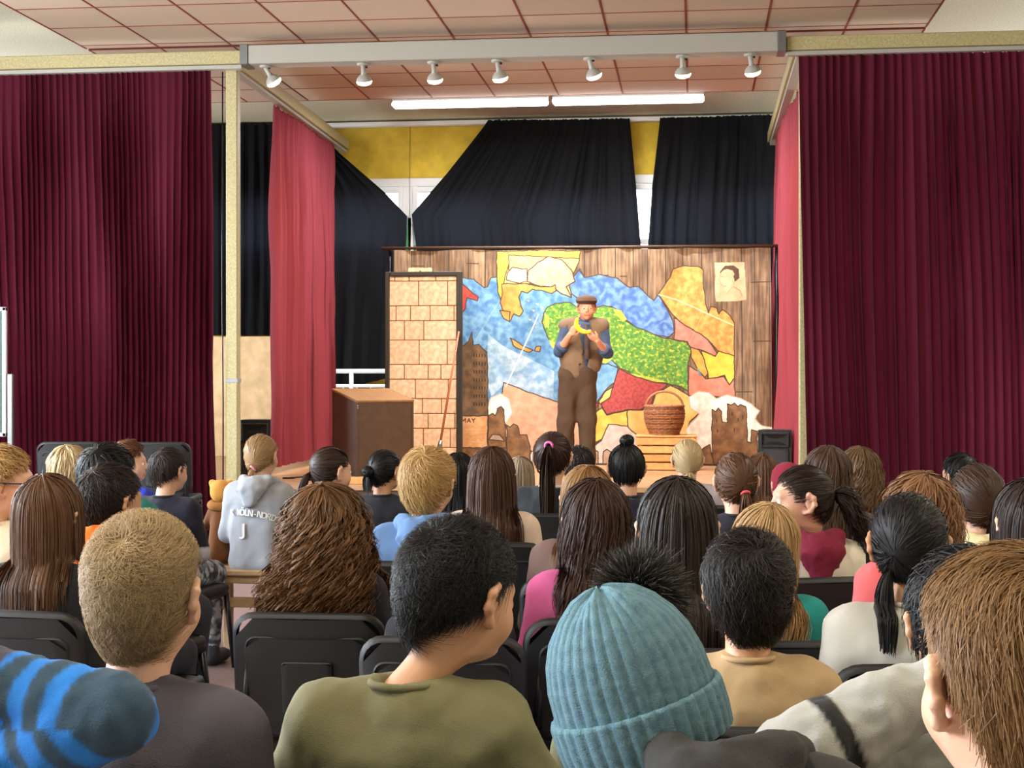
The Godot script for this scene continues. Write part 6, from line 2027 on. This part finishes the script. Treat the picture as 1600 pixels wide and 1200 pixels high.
# ------------------------------------------------------------------ the actor
func make_actor():
	var foot := at(903, 737, 15.0)
	var a = base("person", Vector3(foot.x, STAGE, foot.z), 0.12)
	tag(a, "man in a flat cap, brown vest and trousers on stage holding a banana", "person")
	# built facing +z (the audience); x grows to the right of the picture
	var hc := Vector3(0.083, 1.60, 0.05)
	var face := Basis(Vector3.UP, PI + 0.0)
	var HP := []
	for q: Prim in head_prims(Vector3.ZERO, 1.08):
		var e := q.ba / q.sc
		var n := Prim.new()
		n.a = hc + face * q.a
		n.ba = (face * e) * q.sc
		n.inv = q.inv; n.r0 = q.r0; n.r1 = q.r1; n.k = q.k; n.sc = q.sc; n.mn = q.mn; n.sub = q.sub
		HP.append(n)
	HP.append(pr(hc + Vector3(0, -0.06, -0.02), Vector3(0.065, 1.42, -0.02), 0.056, 0.062, 0.035))
	var sL := Vector3(-0.105, 1.415, 0.0)
	var sR := Vector3(0.225, 1.415, 0.0)
	var eL := Vector3(-0.185, 1.175, 0.10)
	var eR := Vector3(0.275, 1.16, 0.10)
	var wL := Vector3(-0.085, 1.335, 0.245)
	var wR := Vector3(0.175, 1.275, 0.265)
	var T := [pr(Vector3(0.0, 0.98, 0), Vector3(0.06, 1.32, 0), 0.125, 0.13, 0.06, Vector3(0.82, 1, 1.08)), pr(sL, sR, 0.065, -1, 0.06), pr(Vector3(0.06, 1.47, -0.01), Vector3(0.06, 1.40, -0.01), 0.065, 0.1, 0.05)]
	var UA := [pr(sL, eL, 0.06, 0.052, 0.04), pr(sR, eR, 0.06, 0.052, 0.04), pr(eL, eL.lerp(wL, 0.22), 0.05, 0.048, 0.02), pr(eR, eR.lerp(wR, 0.22), 0.05, 0.048, 0.02)]
	var FA := [pr(eL, wL, 0.042, 0.028, 0.02), pr(eR, wR, 0.042, 0.028, 0.02)]
	var L := []
	for q in [[-0.085, -0.118, -0.125], [0.075, 0.092, 0.10]]:
		L.append(pr(Vector3(q[0], 0.93, 0), Vector3(q[1], 0.50, 0.015), 0.095, 0.075, 0.05))
		L.append(pr(Vector3(q[1], 0.50, 0.015), Vector3(q[2], 0.07, -0.01), 0.075, 0.066, 0.03))
	L.append(pr(Vector3(-0.03, 0.97, 0), Vector3(0.03, 0.97, 0), 0.115, -1, 0.05, Vector3(0.86, 1, 1)))
	fold_noise.seed = 51
	fold_noise.frequency = 1.0
	var hands := hand_prims(wL, Vector3(0.45, 0.62, 0.35), Vector3(-0.5, -0.2, 0.9), 1.0, 0.62, 1.12)
	var hands2 := hand_prims(wR, Vector3(-0.62, 0.42, 0.25), Vector3(0.3, -0.8, 0.5), 1.0, 0.45, 1.12)
	var body := joined([net(HP, 0.0055), net(T + UA + L, 0.03, -0.012), net(FA, 0.012), net(hands, 0.006), net(hands2, 0.006)])
	var C := PackedColorArray()
	for v in (body[0] as PackedVector3Array):
		var q: Vector3 = (face * (v - hc)) / 1.08
		C.append(Color(0.72, 0.42, 0.38) if q.z < -0.078 and q.y < -0.052 and q.y > -0.077 and absf(q.x) < 0.024 else Color.WHITE)
	node("body", indexed(body[0], body[1], C), mat(rgb(206, 142, 112), 0.5, {"vc": true}), a)
	var sh := net(T + UA, 0.014, 0.006, 0.008, 12.0)
	var shirt = node("shirt", indexed(sh[0], sh[1]), cloth(rgb(58, 74, 104)), a)
	for q in [[eL, wL], [eR, wR]]:
		var cs := smooth_st()
		var d: Vector3 = (q[1] - q[0]).normalized()
		tube(cs, [q[0] + d * 0.045, q[0] + d * 0.085], [0.060, 0.056], 14)
		build(cs, "rolled_cuff", cloth(rgb(66, 84, 116)), shirt)
	var vt := [pr(Vector3(0.02, 1.07, 0), Vector3(0.06, 1.32, 0), 0.125, 0.13, 0.06, Vector3(0.82, 1, 1.08)), T[1], T[2]]
	vt.append(pr(Vector3(-0.055, 1.0, 0.02), Vector3(-0.07, 1.2, 0.02), 0.085, 0.10, 0.05))
	vt.append(pr(Vector3(-0.02, 0.955, 0.07), Vector3(-0.05, 1.05, 0.05), 0.04, 0.06, 0.04))
	vt.append(pr(Vector3(0.14, 1.03, -0.01), Vector3(0.18, 1.25, 0.0), 0.06, 0.085, 0.05))
	for q in [[sL, -1], [sR, 1]]: vt.append(pr(q[0] + Vector3(q[1] * 0.01, 0.012, 0), q[0] + Vector3(-q[1] * 0.05, 0.012, 0), 0.050, 0.058, 0.03))
	vt.append(pr(Vector3(0.085, 0.85, 0.15), Vector3(0.085, 1.25, 0.155), 0.07, 0.062, 0.012, Vector3.ONE, true))
	vt.append(pr(Vector3(0.085, 1.2, 0.158), Vector3(0.055, 1.5, 0.12), 0.06, 0.10, 0.012, Vector3.ONE, true))
	vt.append(pr(Vector3(0.065, 1.49, 0.0), Vector3(0.07, 1.7, 0.0), 0.085, 0.1, 0.012, Vector3.ONE, true))
	for q in [[sL, -1], [sR, 1]]: vt.append(pr(q[0] + Vector3(q[1] * 0.085, -0.16, 0.02), q[0] + Vector3(q[1] * 0.085, -0.03, 0), 0.05, 0.045, 0.015, Vector3.ONE, true))
	var vn := net(vt, 0.012, 0.018, 0.005, 10.0)
	var tweed := mat(rgb(134, 108, 84), 0.95, {"tex": M.speck, "scale": 6.0, "nrm": M.weave, "ns": 0.6, "rim": 0.15})
	var vest = node("vest", indexed(vn[0], vn[1]), tweed, a)
	for y in [1.05, 1.15]:
		var bs := smooth_st()
		lathe(bs, [Vector2(0, 0.006), Vector2(0.010, 0.005), Vector2(0.012, 0), Vector2(0, -0.002)], 12, Transform3D(Basis(Vector3.RIGHT, PI / 2), Vector3(0.012 + (y - 1.05) * 0.3, y, 0.158)))
		build(bs, "button", M.black_plastic, vest)
	var ln := net(L, 0.016, 0.012, 0.010, 8.0)
	node("trousers", indexed(ln[0], ln[1]), mat(rgb(84, 62, 44), 0.92, {"tex": M.speck, "scale": 5.0, "nrm": M.weave, "ns": 0.5}), a)
	var sp := []
	for x in [-0.125, 0.10]: sp.append(pr(Vector3(x, 0.045, -0.06), Vector3(x * 1.15, 0.04, 0.14), 0.045, 0.042, 0.03))
	var sn := net(sp, 0.014)
	node("shoes", indexed(sn[0], sn[1]), mat(rgb(48, 32, 24), 0.4), a)
	# flat cap, scarf, tie, hair at the temples, eyes and brows
	var cp := [pr(hc + Vector3(0, 0.080, -0.035), hc + Vector3(0, 0.078, 0.045), 0.098, 0.088, 0.03, Vector3(0.95, 1.95, 0.95)), pr(hc + Vector3(-0.03, 0.062, 0.088), hc + Vector3(0.03, 0.062, 0.088), 0.05, -1, 0.012, Vector3(0.85, 4.0, 0.9)), pr(hc + Vector3(0, 0.055, -0.01), hc + Vector3(0, 0.06, -0.01), 0.09, -1, 0.02, Vector3(1.0, 2.6, 0.88))]
	var cn := net(cp, 0.008)
	node("flat_cap", indexed(cn[0], cn[1]), mat(rgb(94, 66, 50), 0.9, {"tex": M.speck, "scale": 8.0}), a)
	var ss := smooth_st()
	torus(ss, Vector3(0.068, 1.462, 0.004), Vector2(0.074, 0.078), 0.024, Basis(Vector3.RIGHT, 0.3), 26, 10)
	build(ss, "scarf", cloth(rgb(72, 88, 116)), a)
	var ts := smooth_st()
	tube(ts, [Vector3(0.072, 1.43, 0.112), Vector3(0.075, 1.36, 0.150), Vector3(0.082, 1.25, 0.158), Vector3(0.085, 1.10, 0.152)], [0.016, 0.022, 0.026, 0.03], 8)
	build(ts, "tie", mat(rgb(92, 72, 66), 0.8, {"tex": M.speck, "scale": 12.0}), a)
	for s in [-1, 1]:
		var es := smooth_st()
		var ec := hc + Vector3(s * 0.0325, -0.0095, 0.0835)
		lathe(es, [Vector2(0, 0.0136), Vector2(0.007, 0.0115), Vector2(0.0115, 0.007), Vector2(0.0135, 0)], 14, Transform3D(Basis(Vector3.RIGHT, PI / 2), ec))
		var en = build(es, "eye", mat(rgb(222, 216, 208), 0.2), a)
		var ir := smooth_st()
		lathe(ir, [Vector2(0, 0.0148), Vector2(0.0055, 0.0138), Vector2(0.0068, 0.0122)], 12, Transform3D(Basis(Vector3.RIGHT, PI / 2), ec))
		build(ir, "iris", mat(rgb(48, 36, 28), 0.2), en)
		var bs := smooth_st()
		tube(bs, [hc + Vector3(s * 0.016, 0.014, 0.094), hc + Vector3(s * 0.034, 0.019, 0.090), hc + Vector3(s * 0.05, 0.012, 0.076)], [0.004, 0.0045, 0.003], 6)
		build(bs, "eyebrow", mat(rgb(92, 70, 54), 0.8), a)
		var hs := smooth_st()
		tube(hs, [hc + Vector3(s * 0.076, 0.05, 0.03), hc + Vector3(s * 0.079, 0.02, 0.01), hc + Vector3(s * 0.076, 0.0, -0.03), hc + Vector3(s * 0.05, -0.01, -0.075)], [0.012, 0.014, 0.02, 0.022], 8)
		build(hs, "hair", mat(rgb(116, 96, 80), 0.6), a)
	# banana held between both hands
	var bt: Transform3D = a.transform
	var b = base("banana", bt * Vector3(0.045, 1.385, 0.33), 0.12)
	tag(b, "bright yellow banana held up by the man on stage", "banana")
	var pts := []
	var rad := []
	for i in 11:
		var t := i / 10.0
		var ang := lerpf(2.55, 5.05, t)
		pts.append(Vector3(cos(ang) * 0.105 + 0.028, sin(ang) * 0.085 + 0.055, 0))
		rad.append(0.007 + 0.017 * pow(sin(clampf(t * 0.86 + 0.1, 0, 1) * PI), 0.55))
	var bb := smooth_st()
	tube(bb, pts, rad, 10)
	build(bb, "peel", mat(rgb(246, 214, 40), 0.45), b)
	var stp := smooth_st()
	tube(stp, [pts[0], pts[0] + (pts[0] - pts[1]).normalized() * 0.028], [0.0065, 0.006], 7)
	build(stp, "stem", mat(rgb(196, 170, 50), 0.6), b)
	var tip := smooth_st()
	tube(tip, [pts[10], pts[10] + (pts[10] - pts[9]).normalized() * 0.008], [0.0065, 0.004], 7)
	build(tip, "tip", mat(rgb(60, 46, 26), 0.7), b)


func _ready():
	rng.seed = 1
	set_view()
	make_materials()
	make_room()
	make_rig()
	make_curtains()
	make_backdrop()
	make_stage_things()
	make_figures()
	make_audience()
	make_actor()
